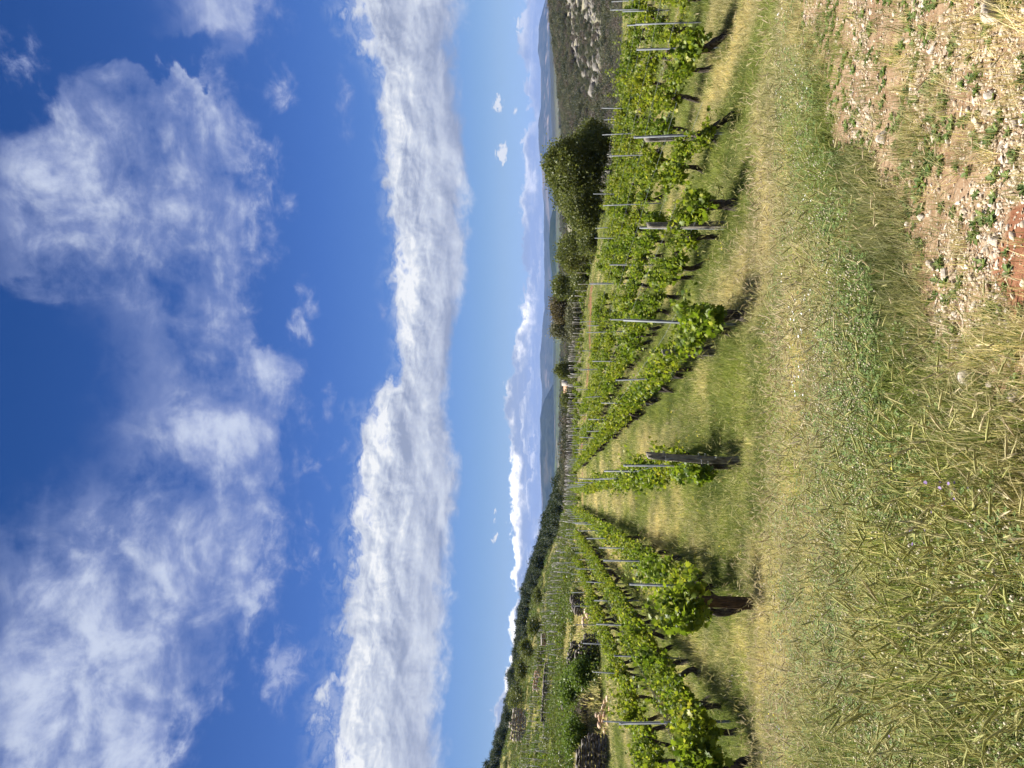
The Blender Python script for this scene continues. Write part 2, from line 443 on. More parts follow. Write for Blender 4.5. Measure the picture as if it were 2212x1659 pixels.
def build_ground():
    th = np.concatenate([np.radians(np.linspace(-180, -36, 40, endpoint=False)), np.radians(np.linspace(-36, 36, 430, endpoint=False)), np.radians(np.linspace(36, 180, 40, endpoint=False))])
    rr = np.concatenate([[0.05, .3], np.exp(np.linspace(math.log(.7), math.log(11700), 450))])
    R, T = np.meshgrid(rr, th, indexing='ij')
    x = (R * np.sin(T)).ravel(); y = (R * np.cos(T)).ravel()
    z = H(x, y)
    n = len(th); m = len(rr)
    i, j = np.meshgrid(np.arange(m - 1), np.arange(n), indexing='ij')
    q = np.stack([i * n + j, (i + 1) * n + j, (i + 1) * n + (j + 1) % n, i * n + (j + 1) % n], -1).reshape(-1, 4)
    tm = track_mask(x, y); rm = red_mask(x, y); dm = dry_mask(x, y)
    mat, t, b = material('ground_soil')
    p = t.n("ShaderNodeNewGeometry").outputs['Position']
    tr, rd, dr = t.attr('track'), t.attr('red'), t.attr('dry')
    n1 = t.noise(p, 9, 7, .65); n2 = t.noise(p, 1.3, 5, .6); n3 = t.noise(p, .08, 5, .6); n4 = t.noise(p, 60, 4, .6)
    soil = t.mix(t.mr(n1, .35, .7), (.085, .066, .04), (.17, .13, .08))
    gr = t.mix(t.mr(t.m('ADD', n1, t.m('MULTIPLY_ADD', dr, .5, -.2)), .38, .72), (.07, .08, .028), (.20, .17, .09))
    gr = t.mix(t.mr(n2, .3, .75), gr, soil)
    path = t.mix(t.mr(n1, .3, .7), (.155, .092, .05), (.25, .172, .105))
    path = t.mix(t.mr(n4, .5, .75), path, (.33, .27, .195))
    c = t.mix(t.mr(t.m('ADD', tr, t.m('MULTIPLY_ADD', n1, .6, -.3)), .35, .65), gr, path)
    red = t.mix(t.mr(n1, .3, .7), (.135, .055, .028), (.21, .10, .056))
    c = t.mix(t.mr(t.m('ADD', rd, t.m('MULTIPLY_ADD', n1, 1.2, -.6)), .3, .75), c, red)
    # far country: scrub, pale fields and stony patches, by distance from the vineyard
    yy = t.sep(p)
    dist = t.vm('LENGTH', p)
    sp = t.vor(p, .16, 'F1'); sp2 = t.noise(p, .03, 5, .6)
    scrub = t.mix(t.mr(t.m('ADD', sp, t.m('MULTIPLY', sp2, .6)), .55, .95), (.06, .068, .035), (.23, .21, .145))
    fields = t.vor(t.vm('MULTIPLY', p, (.008, .0034, 0.0)), 1.0, 'F1', 'Color')
    fs = t.sep(fields)
    fcol = t.ramp(fs[0], [(0, (.05, .065, .03)), (.4, (.07, .085, .035)), (.62, (.10, .15, .035)), (.78, (.10, .10, .055)), (1, (.20, .165, .11))])
    dots = t.mix(t.mr(t.m('ADD', t.vor(p, .06, 'F1'), t.m('MULTIPLY', t.noise(p, .008, 4), .7)), .6, 1.0), (.03, .038, .022), (.085, .085, .058))
    side = t.m('DIVIDE', yy[0], t.m('MAXIMUM', yy[1], 1.0))
    fcol = t.mix(t.mr(t.noise(p, .006, 5, .65), .42, .54), fcol, (.038, .05, .028))
    fcol = t.mix(t.mr(t.m('ADD', t.vor(p, .045, 'F1'), t.m('MULTIPLY', t.noise(p, .01, 3), .5)), .62, .5), fcol, (.026, .036, .018))
    fcol = t.mix(t.mr(side, .16, .24), fcol, dots)
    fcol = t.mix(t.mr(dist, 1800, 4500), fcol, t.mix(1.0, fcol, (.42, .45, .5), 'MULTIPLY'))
    c = t.mix(t.mr(dist, 130, 200), c, scrub)
    c = t.mix(t.mr(dist, 700, 1300), c, fcol)
    t.put(b.inputs['Base Color'], c); b.inputs['Roughness'].default_value = .95; b.inputs['Specular IOR Level'].default_value = .1
    setbump(t, b, t.m('ADD', n1, t.m('MULTIPLY', n4, .3)), .8, .03)
    o = link('ground', mesh('ground', np.stack([x, y, z], -1), [q], mat, True, {'track': tm, 'red': rm, 'dry': dm}))
    tag(o, 'grassy vineyard slope with a stony track edge, falling to the valley', 'ground', kind='structure')

# ------------------------------------------------------------------ scatter by geometry nodes
def scatter(name, pts, rot, scl, idx, attrs, sources, label, cat, kind='stuff'):
    col = bpy.data.collections.new(name + "_kinds"); LIB.children.link(col)
    for i, (me) in enumerate(sources):
        o = bpy.data.objects.new(f"{name}_kind_{i:02d}", me); col.objects.link(o)
    A = dict(attrs); A['rot'] = np.asarray(rot); A['scl'] = np.asarray(scl)
    me = bpy.data.meshes.new(name); me.vertices.add(len(pts)); me.vertices.foreach_set("co", np.asarray(pts, np.float32).ravel())
    for k, v in A.items():
        v = np.asarray(v, np.float32)
        if v.ndim == 1: me.attributes.new(k, 'FLOAT', 'POINT').data.foreach_set("value", v)
        else: me.attributes.new(k, 'FLOAT_VECTOR', 'POINT').data.foreach_set("vector", v.ravel())
    me.attributes.new('idx', 'INT', 'POINT').data.foreach_set("value", np.asarray(idx, np.int32))
    for s_ in sources:
        for m in s_.materials:
            if m.name not in me.materials: me.materials.append(m)
    o = link(name, me)
    g = bpy.data.node_groups.new(name, 'GeometryNodeTree')
    g.interface.new_socket('Geometry', in_out='INPUT', socket_type='NodeSocketGeometry')
    g.interface.new_socket('Geometry', in_out='OUTPUT', socket_type='NodeSocketGeometry')
    N, L = g.nodes, g.links
    gi, go = N.new('NodeGroupInput'), N.new('NodeGroupOutput')
    ci = N.new('GeometryNodeCollectionInfo'); ci.inputs[0].default_value = col; ci.inputs['Separate Children'].default_value = True; ci.inputs['Reset Children'].default_value = True
    ip = N.new('GeometryNodeInstanceOnPoints'); ip.inputs['Pick Instance'].default_value = True
    def na(nm, ty):
        a = N.new('GeometryNodeInputNamedAttribute'); a.data_type = ty; a.inputs[0].default_value = nm; return a.outputs[0]
    L.new(gi.outputs[0], ip.inputs['Points']); L.new(ci.outputs[0], ip.inputs['Instance'])
    L.new(na('idx', 'INT'), ip.inputs['Instance Index'])
    e = N.new('FunctionNodeEulerToRotation'); L.new(na('rot', 'FLOAT_VECTOR'), e.inputs[0]); L.new(e.outputs[0], ip.inputs['Rotation'])
    L.new(na('scl', 'FLOAT_VECTOR'), ip.inputs['Scale'])
    L.new(ip.outputs[0], go.inputs[0])
    md = o.modifiers.new('scatter', 'NODES'); md.node_group = g
    return tag(o, label, cat, kind=kind)

# ------------------------------------------------------------------ grass kinds
def blade(bag, base, az, length, width, lean, curl, rnd, segs=3):
    t = np.linspace(0, 1, segs + 1)
    ang = lean + curl * t
    dl = length / segs
    px = np.concatenate([[0], np.cumsum(np.sin(ang[:-1] + curl / segs / 2) * dl)])
    pz = np.concatenate([[0], np.cumsum(np.cos(ang[:-1] + curl / segs / 2) * dl)])
    w = width * (1 - t ** 1.6) * .5
    dx, dy = math.cos(az), math.sin(az)
    c = np.stack([base[0] + px * dx, base[1] + px * dy, base[2] + pz], -1)
    side = np.array([-dy, dx, 0])
    V = np.concatenate([c[:-1] + side * w[:-1, None], c[:-1] - side * w[:-1, None], c[-1:]])
    k = segs
    q = [[i, i + 1, k + i + 1, k + i] for i in range(k - 1)]
    hh = np.concatenate([t[:-1], t[:-1], t[-1:]])
    bag.add(V, [np.array(q), np.array([[k - 1, 2 * k, 2 * k - 1]])], rnd=rnd, hh=hh)
    return c[-1], ang[-1]

def tuft(seed, n, L, W, spread, lean=.34, curl=.6, rlo=0., rhi=1.):
    r = np.random.default_rng(seed); b = Bag()
    for _ in range(n):
        rad = spread * math.sqrt(r.random()); a = r.random() * 6.283
        blade(b, (rad * math.cos(a), rad * math.sin(a), -.015), r.random() * 6.283, L * r.uniform(.55, 1.15), W * r.uniform(.7, 1.2), abs(r.normal(0, lean)), r.normal(.2, curl), r.uniform(rlo, rhi))
    return b

def add_head(b, tip, az, ang, L, r, rnd):
    """awned cereal head with bristles"""
    d = np.array([math.sin(ang) * math.cos(az), math.sin(ang) * math.sin(az), math.cos(ang)])
    V, P = tube([tip, tip + d * L * .3, tip + d * L * .75, tip + d * L], [.0015, .0038, .003, .0008], 5, .2, r.integers(1e6), True, .6)
    b.add(V, P, rnd=rnd, hh=1.)
    s = np.cross(d, [0.3, .2, 1]); s /= np.linalg.norm(s); u = np.cross(s, d)
    for k in range(12):
        t0 = tip + d * L * (.15 + .8 * k / 12); a = k * 2.4
        o = d * 1.0 + (s * math.cos(a) + u * math.sin(a)) * .28
        e = t0 + o / np.linalg.norm(o) * L * r.uniform(.5, .8)
        w = s * .0008 if k % 2 else u * .0008
        b.add([t0 - w, t0 + w, e], [np.array([[0, 1, 2]])], rnd=min(1, rnd + .15), hh=1.)

def barley(seed, n=5, L=.3):
    r = np.random.default_rng(seed); b = Bag(); h = Bag()
    for _ in range(n):
        az = r.random() * 6.283; rad = .05 * r.random()
        tip, ang = blade(b, (rad * math.cos(az * 3), rad * math.sin(az * 3), -.01), az, L * r.uniform(.65, 1.1), .003, abs(r.normal(0, .3)), abs(r.normal(.45, .4)), r.uniform(.3, 1), 5)
        add_head(h, tip, az, ang + r.uniform(0, .4), r.uniform(.05, .085), r, r.random())
    for _ in range(10):
        a = r.random() * 6.283; rad = .05 * r.random()
        blade(b, (rad * math.cos(a), rad * math.sin(a), -.01), r.random() * 6.283, L * r.uniform(.4, .8), .004, abs(r.normal(0, .4)), r.normal(.5, .6), r.random())
    return b, h

def two(name, b, h, m1, m2):
    """mesh of bag b in material m1 and bag h in material m2"""
    V = np.concatenate(b.V + h.V); n0 = b.n
    P = []; mi = []
    for bag, off, k in ((b, 0, 0), (h, n0, 1)):
        for v in bag.P.values():
            p = np.concatenate(v) + off; P.append(p); mi += [k] * len(p)
    A = {k: np.concatenate(b.A[k] + h.A[k]) for k in b.A if k in h.A}
    return mesh(name, V, P, [m1, m2], False, A, mi)

def disc_flower(b, c, R, n, r, tilt, rnd):
    a = np.arange(n) / n * 6.283
    V = [c] + [c + np.array([math.cos(t) * R * r.uniform(.8, 1.1), math.sin(t) * R * r.uniform(.8, 1.1), R * .15 + tilt * math.cos(t) * R]) for t in a]
    b.add(V, [np.array([[0, i + 1, (i + 1) % n + 1] for i in range(n)])], rnd=rnd, hh=1.)

def rosette(seed, n=11, L=.09):
    r = np.random.default_rng(seed); b = Bag()
    for i in range(n):
        az = i * 2.4 + r.normal(0, .3); l = L * r.uniform(.6, 1.2); w = l * r.uniform(.28, .42)
        t = np.array([0, .3, .65, 1.]); ww = np.array([.12, .7, 1., .05]) * w * .5
        el = r.uniform(.15, .8); cz = l * (np.sin(el) * t - .55 * t ** 2 * r.uniform(.2, .8)); cx = l * t * math.cos(el)
        d = np.array([math.cos(az), math.sin(az), 0]); s = np.array([-d[1], d[0], 0])
        c = d * cx[:, None] + np.array([0, 0, 1]) * cz[:, None]
        V = np.concatenate([c + s * ww[:, None] + [0, 0, .006], c, c - s * ww[:, None] + [0, 0, .006]])
        q = [[i_, i_ + 1, 4 + i_ + 1, 4 + i_] for i_ in range(3)] + [[4 + i_, 4 + i_ + 1, 8 + i_ + 1, 8 + i_] for i_ in range(3)]
        b.add(V, [np.array(q)], rnd=r.random(), hh=.5)
    return b

def clover(seed):
    r = np.random.default_rng(seed); b = Bag(); h = Bag()
    for i in range(26):
        a = r.random() * 6.283; rad = .09 * math.sqrt(r.random()); H_ = r.uniform(.03, .13)
        c = np.array([rad * math.cos(a), rad * math.sin(a), H_])
        for k in range(3):
            t = a + k * 2.094; d = np.array([math.cos(t), math.sin(t), r.uniform(-.1, .3)]); s = np.array([-d[1], d[0], 0]); l = r.uniform(.009, .016)
            b.add([c, c + d * l * .6 + s * l * .5, c + d * l * 1.1, c + d * l * .6 - s * l * .5], [np.array([[0, 1, 2, 3]])], rnd=r.random(), hh=.5)
        blade(b, (c[0] * .7, c[1] * .7, 0), a, H_, .002, .1, .2, .4, 2)
    for i in range(9):
        a = r.random() * 6.283; rad = .09 * math.sqrt(r.random()); c = np.array([rad * math.cos(a), rad * math.sin(a), r.uniform(.08, .17)])
        V, P = ICO1; h.add(V * np.array([.0042, .0042, .006]) * r.uniform(.7, 1.2) + c, [P], rnd=r.random(), hh=1.)
        blade(b, (c[0] * .8, c[1] * .8, 0), a, c[2], .0018, .05, .1, .6, 2)
    return b, h

def polar_points(n, r0, r1, k, amax, r):
    u = r.random(n); e = 2 - k
    rad = (r0 ** e + u * (r1 ** e - r0 ** e)) ** (1 / e)
    th = (r.random(n) * 2 - 1) * math.radians(amax)
    return rad * np.sin(th), rad * np.cos(th)

def build_grass():
    r = np.random.default_rng(5)
    src = []
    for s in range(3): src.append(tuft(100 + s, 26, .15, .0036, .07).mesh('tuft', MAT['grass']))                # 0-2 meadow tufts
    for s in range(3): src.append(tuft(110 + s, 28, .095, .0034, .08, .8, .7).mesh('tuft', MAT['grass']))       # 3-5 short
    for s in range(3): src.append(two('barley', *barley(120 + s), MAT['grass'], MAT['head']))                   # 6-8 with heads
    for s in range(2): src.append(two('clover', *clover(130 + s), MAT['weed'], MAT['clover']))                  # 9-10
    src.append(rosette(140, 11, .05).mesh('rosette', MAT['weed'])); src.append(rosette(141, 14, .04).mesh('rosette', MAT['weed']))  # 11-12
    for s in range(3): src.append(tuft(150 + s, 38, .13, .011, .22, .6, .6).mesh('tuft', MAT['grass']))         # 13-15 wide patches, far
    for s in range(2): src.append(tuft(160 + s, 46, .27, .0046, .06, .45, .9, .15, 1.).mesh('tuft', MAT['grass']))     # 16-17 tall clumps
    src.append(rosette(142, 14, .11).mesh('rosette', MAT['weed']))                                                    # 18
    X, Y = [], []; K = []
    for n, a, b_, k, am in ((56000, 1.3, 6.2, 1.35, 46), (54000, 6.2, 13, 1.3, 42), (66000, 13, 36, 1.25, 36), (36000, 36, 95, 1.4, 34)):
        x, y = polar_points(n, a, b_, k, am, r); X.append(x); Y.append(y)
    x = np.concatenate(X); y = np.concatenate(Y)
    rad = np.hypot(x, y)
    tm = track_mask(x, y); rm = red_mask(x, y)
    clump = fbm(x * 1.6, y * 1.6, 77, 3)
    keep = r.random(len(x)) < (1 - tm * np.where(clump > .60, .70, .89)) * (1 - .93 * np.clip(rm, 0, 1))
    x, y, rad, tm = x[keep], y[keep], rad[keep], tm[keep]
    n = len(x); dry = dry_mask(x, y) + r.normal(0, .10, n)
    u = r.random(n)
    lefty = sstep(-.2, .9, -track_side(x, y))
    tall = sstep(.5, .66, fbm(x / 1.7, y / 1.7, 31, 3))
    idx = np.where(u < .5, r.integers(0, 3, n), r.integers(3, 6, n))
    pb = np.interp(y, [2, 4, 6.5, 10, 14], [.07, .06, .04, .025, .01]) * (.5 + .9 * lefty * (.3 + tall))
    v = r.random(n)
    idx = np.where(v < pb, r.integers(6, 9, n), idx)
    pc = np.where(y < 5.2, (.17 * lefty), np.where(y < 8, .05, .0))
    idx = np.where((v > .6) & (v < .6 + pc), r.integers(9, 11, n), idx)
    pr = np.where(y < 8, .05 + .35 * tm, 0)
    idx = np.where((v > .95 - pr), np.where(y < 8, r.integers(11, 13, n), idx), idx)
    idx = np.where((rad > 20) & (r.random(n) < sstep(26, 48, rad)), r.integers(13, 16, n), idx)
    w_ = r.random(n); tc = fbm(x * 1.3, y * 1.3, 33, 3)
    gc = (w_ < .07 * sstep(.5, .6, tc) * lefty) & (y < 6.5); idx = np.where(gc, r.integers(16, 18, n), idx); dry = np.where(gc, .18 + .2 * r.random(n), dry)
    idx = np.where((w_ > .992) & (y < 5) & (lefty > .5), 18, idx)
    hgt = 1.0 + .6 * (1 - sstep(2.6, 5, y)) * lefty * tall + .25 * row_lush(x, y) + .12 * sstep(9, 14, y)
    sc = r.uniform(.75, 1.25, n) * hgt
    sc = np.where(tm > .5, sc * .75, sc)
    wide = 1 + .4 * sstep(5, 14, rad)
    scl = np.stack([sc * wide, sc * wide, sc * 1.0], -1)
    rot = np.stack([r.normal(0, .12, n), r.normal(0, .12, n), r.random(n) * 6.283], -1)
    z = H(x, y)
    tint = np.clip(fbm(x / .7, y / .7, 91, 4) * 1.5 - .25 + r.normal(0, .22, n), 0, 1)
    o = scatter('grass', np.stack([x, y, z], -1), rot, scl, idx, {'dry': np.clip(dry, 0, 1), 'tint': tint}, src,
                'green and straw coloured grass with barley heads and clover between the vines', 'grass')
    # flowers
    fl = []
    for mname, R, np_ in (('petal_white', .008, 8), ('petal_yellow', .008, 6), ('petal_purple', .007, 6)):
        b, h = Bag(), Bag(); rr = np.random.default_rng(9)
        for i in range(3):
            a = rr.random() * 6.283; L = rr.uniform(.13, .2)
            tip, _ = blade(b, (0, 0, 0), a, L, .003, .12 * i, .2, .5, 3)
            disc_flower(h, tip, R, np_, rr, rr.uniform(-.3, .3), rr.random())
        fl.append(two('flower', b, h, MAT['weed'], MAT[mname]))
    P = []; I = []
    for (X_, Y_, sx, sy, n_, k) in ((1790, 690, 30, 90, 17, 0), (1760, 240, 20, 120, 8, 0), (1720, 830, 60, 60, 5, 0), (1560, 700, 90, 300, 8, 1), (1500, 1160, 60, 90, 18, 1), (1450, 960, 60, 60, 16, 1), (1420, 1120, 40, 50, 14, 1), (1640, 1500, 60, 140, 6, 1), (1850, 1350, 160, 260, 3, 1),
                                (2140, 1110, 40, 40, 6, 2), (1930, 1450, 70, 90, 5, 2), (1690, 1500, 40, 110, 3, 2), (1780, 1200, 200, 300, 3, 1), (1370, 1210, 15, 25, 40, 1), (1400, 1330, 30, 60, 30, 1)):
        for _ in range(n_):
            q = gpix(np.clip(X_ + r.normal(0, sx), 1280, 2300), Y_ + r.normal(0, sy)); P.append(q); I.append(k)
    n = len(P); P = np.array(P); s = r.uniform(.8, 1.25, n) * (1 + .5 * sstep(8, 20, P[:, 1]))
    scatter('wildflowers', P, np.stack([r.normal(0, .15, n), r.normal(0, .15, n), r.random(n) * 6.283], -1), np.stack([s, s, s], -1), I, {}, fl,
            'tiny white, yellow and purple wildflowers dotted through the grass', 'wildflowers')

def build_gravel():
    r = np.random.default_rng(15)
    src = []
    for s in range(7):
        V, P = rock(200 + s, 2, (1, .78, .6), .1, 11); src.append(mesh('pebble', V, P, MAT['pebble']))
    x, y = polar_points(250000, 1.5, 13, 1.45, 42, r)
    tm = track_mask(x, y); cl = fbm(x * 2.2, y * 2.2, 61, 4)
    patch = sstep(.40, .58, cl + .10 * sstep(.4, 1.6, track_side(x, y)))
    keep = r.random(len(x)) < tm * (.12 + .8 * patch) * (1 - .75 * np.clip(red_mask(x, y), 0, 1))
    x, y = x[keep], y[keep]; n = len(x)
    s = np.clip(np.exp(r.normal(math.log(.0055), .5, n)), .0025, .022) * (1 + .05 * y)
    scl = np.stack([s, s, s], -1) * r.uniform(.75, 1.3, (n, 3))
    flat = r.random(n) < .012
    scl[flat] = np.stack([r.uniform(.018, .042, flat.sum()), r.uniform(.014, .03, flat.sum()), r.uniform(.005, .011, flat.sum())], -1); s[flat] = 0
    scatter('gravel', np.stack([x, y, H(x, y) + s * .15], -1), r.random((n, 3)) * 6.283 * np.array([.08, .08, 1]), scl, r.integers(0, 7, n), {}, src,
            'pale limestone gravel strewn over the track edge', 'gravel')
    # larger single stones
    stones = [((2153, 13), .15, .045, 'long pale stone at the right edge of the stony track'),
              ((1914, 297), .12, .05, 'pale flat stone at the upper edge of the gravel, beside the grass'),
              ((2114, 261), .06, .03, 'rounded pale stone half way along the gravel strip'),
              ((2146, 205), .07, .035, 'square pale stone near the right end of the gravel'),
              ((2200, 264), .055, .03, 'pinkish stone close to the camera on the gravel'),
              ((2157, 522), .075, .035, 'pale stone just right of the red soil patch'),
              ((2134, 538), .05, .028, 'small pale stone touching the pale stone by the red soil patch'),
              ((1994, 470), .06, .03, 'pale stone at the foot of the tall grass, above the red soil'),
              ((2100, 813), .13, .055, 'large white stone in the weeds left of the red soil'),
              ((2204, 856), .11, .05, 'big grey white stone nearest the camera left of the red soil'),
              ((2020, 572), .085, .035, 'pale stone between the two dead twigs'),
              ((2047, 592), .06, .03, 'small stone beside the shorter dead twig'),
              ((2205, 962), .06, .03, 'reddish stone in the grass near the camera'),
              ((2140, 830), .05, .03, 'small white stone beside the large white stone')]
    for i, ((X, Y), L, h, lab) in enumerate(stones):
        p = gpix(X, Y)
        V, P = rock(300 + i, 3, (1, .62, .55), .06, 12)
        rr = np.random.default_rng(i); k = .5 * L
        me = mesh('stone', V * k, P, MAT['limestone'], False, {'rnd': np.full(len(V), rr.random() * .6)})
        o = link('stone', me, loc=(p[0], p[1], p[2] + h * .25)); o.rotation_euler = (rr.normal(0, .15), rr.normal(0, .15), rr.random() * 6)
        tag(o, lab, 'stone', 'single stones on the track edge')
    for pts, lab in (([(1934, 540), (1936, 580), (1939, 630), (1944, 674)], 'long straight dead twig lying along the edge of the grass'),
                     ([(2073, 549), (2066, 580), (2055, 618)], 'short dead twig lying on bare soil near the red patch'),
                     ([(1951, 671), (1962, 684), (1981, 693)], 'stubby dead twig touching the end of the long twig')):
        g = [np.array(gpix(*q)) + [0, 0, .012] for q in pts]
        P_ = [];
        for a, b in zip(g[:-1], g[1:]):
            for t in (0, .5): P_.append(a * (1 - t) + b * t + rng.normal(0, .004, 3))
        P_.append(g[-1]); P_ = np.array(P_); c = P_[0].copy()
        V, P = tube(P_ - c, np.linspace(.010, .006, len(P_)), 7, .25, 3)
        o = link('twig', mesh('twig', V, P, MAT['twig'], True), loc=c); tag(o, lab, 'twig', 'dead twigs on the track edge')

# ------------------------------------------------------------------ grapevines
_la = [(-.12, -.02), (-.42, -.12), (-.36, .16), (-.62, .34), (-.34, .52), (-.36, .84), (-.12, .76), (0, 1.08), (.13, .76), (.38, .84), (.34, .50), (.60, .32), (.37, .14), (.40, -.13), (.13, -.02)]
LEAF = np.array([(0, .35, .06)] + [(x, y, -.16 * abs(x) ** 1.2 - .12 * max(0, y - .5)) for x, y in _la]) * [1, 1, 1]
LEAFP = [np.array([[0, i + 1, (i + 1) % len(_la) + 1] for i in range(len(_la))])]
LEAF_S = np.array([(0, 0, 0), (-.5, .3, -.1), (-.3, .8, -.08), (0, 1.05, -.15), (.34, .8, -.08), (.5, .3, -.1), (0, .4, .07)])
LEAFP_S = [np.array([[6, 0, 1], [6, 1, 2], [6, 2, 3], [6, 3, 4], [6, 4, 5], [6, 5, 0]])]

def foliage_mesh(seed, shoots, nl, L, spread, head=.55, lmin=.05, lmax=.12, simple=False, wide=.5):
    """leaves and green shoots of one vine; the row runs along y"""
    r = np.random.default_rng(seed); b = Bag(); pos = []; sz = []; rn = []
    for i in range(shoots):
        o = np.array([r.normal(0, .05), r.uniform(-wide, wide), head + r.normal(0, .05)])
        az = r.random() * 6.283; el = r.uniform(.45, 1.55); l = L * (r.uniform(.4, 1.0) if r.random() < .78 else r.uniform(1.0, 1.45))
        d = np.array([math.cos(az) * math.cos(el) * spread, math.sin(az) * math.cos(el), math.sin(el)])
        n = max(4, int(nl * l / L)); t = np.linspace(0, 1, n)
        droop = r.uniform(.0, .6) * l
        c = o + d * (t * l)[:, None] + np.array([0, 0, -1.]) * (t ** 2.2 * droop)[:, None] + r.normal(0, .012, (n, 3))
        V, P = tube(c[::max(1, n // 5)], np.linspace(.005, .002, len(c[::max(1, n // 5)])), 4)
        b.add(V, P, rnd=.75)
        for k in range(n):
            for _ in range(2 if k < n * .8 else 1):
                pos.append(c[k] + r.normal(0, .045, 3)); s = r.uniform(lmin, lmax) * (1 - .6 * t[k] ** 1.6); sz.append(s)
                rn.append(np.clip(r.normal(.40, .22) + .42 * max(0, t[k] - .45), 0, 1))
    pos = np.array(pos); T, TP = (LEAF_S, LEAFP_S) if simple else (LEAF, LEAFP)
    R = rand_frames(len(pos), .55, r)
    V, P = stamp(T, TP, pos, R, np.array(sz))
    b.add(V, P, rnd=np.repeat(rn, len(T)))
    return b.mesh('foliage', MAT['vine'])

def trunk_mesh(seed, head=.55, lean=(0, 0), R=.05, arms=2):
    r = np.random.default_rng(seed); b = Bag()
    n = 9; t = np.linspace(0, 1, n)
    kx, ky = r.normal(0, .05), r.normal(0, .05)
    path = np.stack([lean[0] * t + kx * np.sin(t * 5 + r.random() * 3) , lean[1] * t + ky * np.sin(t * 4 + r.random() * 3), -.06 + t * (head + .06)], -1)
    path[:, :2] -= path[0, :2]
    rad = R * (1.25 - .55 * t + .25 * (t > .85)) * (1 + r.normal(0, .10, n))
    V, P = tube(path, rad, 9, .22, seed); b.add(V, P)
    top = path[-1]
    for k in range(arms):
        s = 1 if k % 2 == 0 else -1
        e = top + np.array([r.normal(0, .05), s * r.uniform(.2, .42), r.uniform(.0, .12)])
        m = (top + e) / 2 + np.array([r.normal(0, .03), 0, r.uniform(.02, .07)])
        V, P = tube([top + [0, 0, -.03], m, e], [R * .75, R * .55, R * .4], 7, .25, seed + k); b.add(V, P)
        for q in range(2):
            c = m * (1 - q) + e * q; V, P = tube([c, c + [r.normal(0, .03), r.normal(0, .03), r.uniform(.04, .09)]], [R * .35, R * .22], 6, .2, seed + 7 * q); b.add(V, P)
    return b.mesh('trunk', MAT['bark'], False), path[-1]

FOL = [foliage_mesh(400 + i, 24, 16, .62, .75, .55) for i in range(5)]
FOLS = [foliage_mesh(420 + i, 18, 17, .68, .95, .55, wide=.36) for i in range(4)]       # bushier, with gaps between plants
FOLF = [foliage_mesh(440 + i, 20, 12, .6, .8, .55, .06, .14, True) for i in range(3)]
TRK = [trunk_mesh(450 + i, .55, (rng.normal(0, .08), rng.normal(0, .08)))[0] for i in range(8)]

ROWS = [ # name, x0, start, end, spacing, full foliage?, description
 ('L3', -5.25, 12.6, 62, 1.15, 1, 'in the row below the stone terrace walls'),
 ('L2', -3.31, 9.9, 66, 1.05, 1, 'in the row left of the brown end post'),
 ('L1', -1.44, 10.35, 68, 1.05, 1, 'in the row behind the brown end post'),
 ('M', .447, 11.3, 72, 1.1, 1, 'in the middle row behind the wire-wrapped post'),
 ('R1', 2.42, 10.55, 72, 1.05, 1, 'in the row right of the grass lane'),
 ('R2', 4.25, 11.5, 64, 1.3, 0, 'in the row led by the black-shaded grey post'),
 ('R3', 6.15, 12.3, 58, 1.35, 0, 'in the row led by the tall pale split post'),
 ('R4', 8.05, 13.4, 50, 1.35, 0, 'in the row led by the short brown post'),
 ('R5', 9.95, 15.5, 45, 1.3, 0, 'in the fifth row beyond the grass lane'),
 ('R6', 11.85, 18.5, 41, 1.3, 0, 'in the sixth row beyond the grass lane'),
 ('R7', 13.75, 21, 38, 1.3, 0, 'in the seventh row beyond the grass lane'),
 ('R8', 15.65, 24, 36, 1.3, 0, 'in the row before the last on the right'),
 ('R9', 17.55, 26.5, 35, 1.3, 0, 'in the last row, next to the scrub slope'),
]
FIRST = {
 'L1': ['grapevine sprawling round the brown end post, its shoots hanging to the ground side'],
 'M': ['first grapevine behind the wire-wrapped weathered post'],
 'R1': ['big-leaved grapevine with a thick curved grey trunk ending the row right of the grass lane', 'second grapevine in the row right of the grass lane, black trunk in shade'],
 'R2': ['grapevine with a shaggy trunk beside the black-shaded grey post'],
 'R3': ['grapevine with a long leaning pale trunk beside the tall split post'],
 'R4': ['grapevine with a bent trunk at the short brown post, at the right edge'],
 'L2': ['leafy grapevine with a forked black trunk nearest the camera on the left'],
 'L3': ['nearest grapevine of the row below the terrace walls, at the left edge'],
}
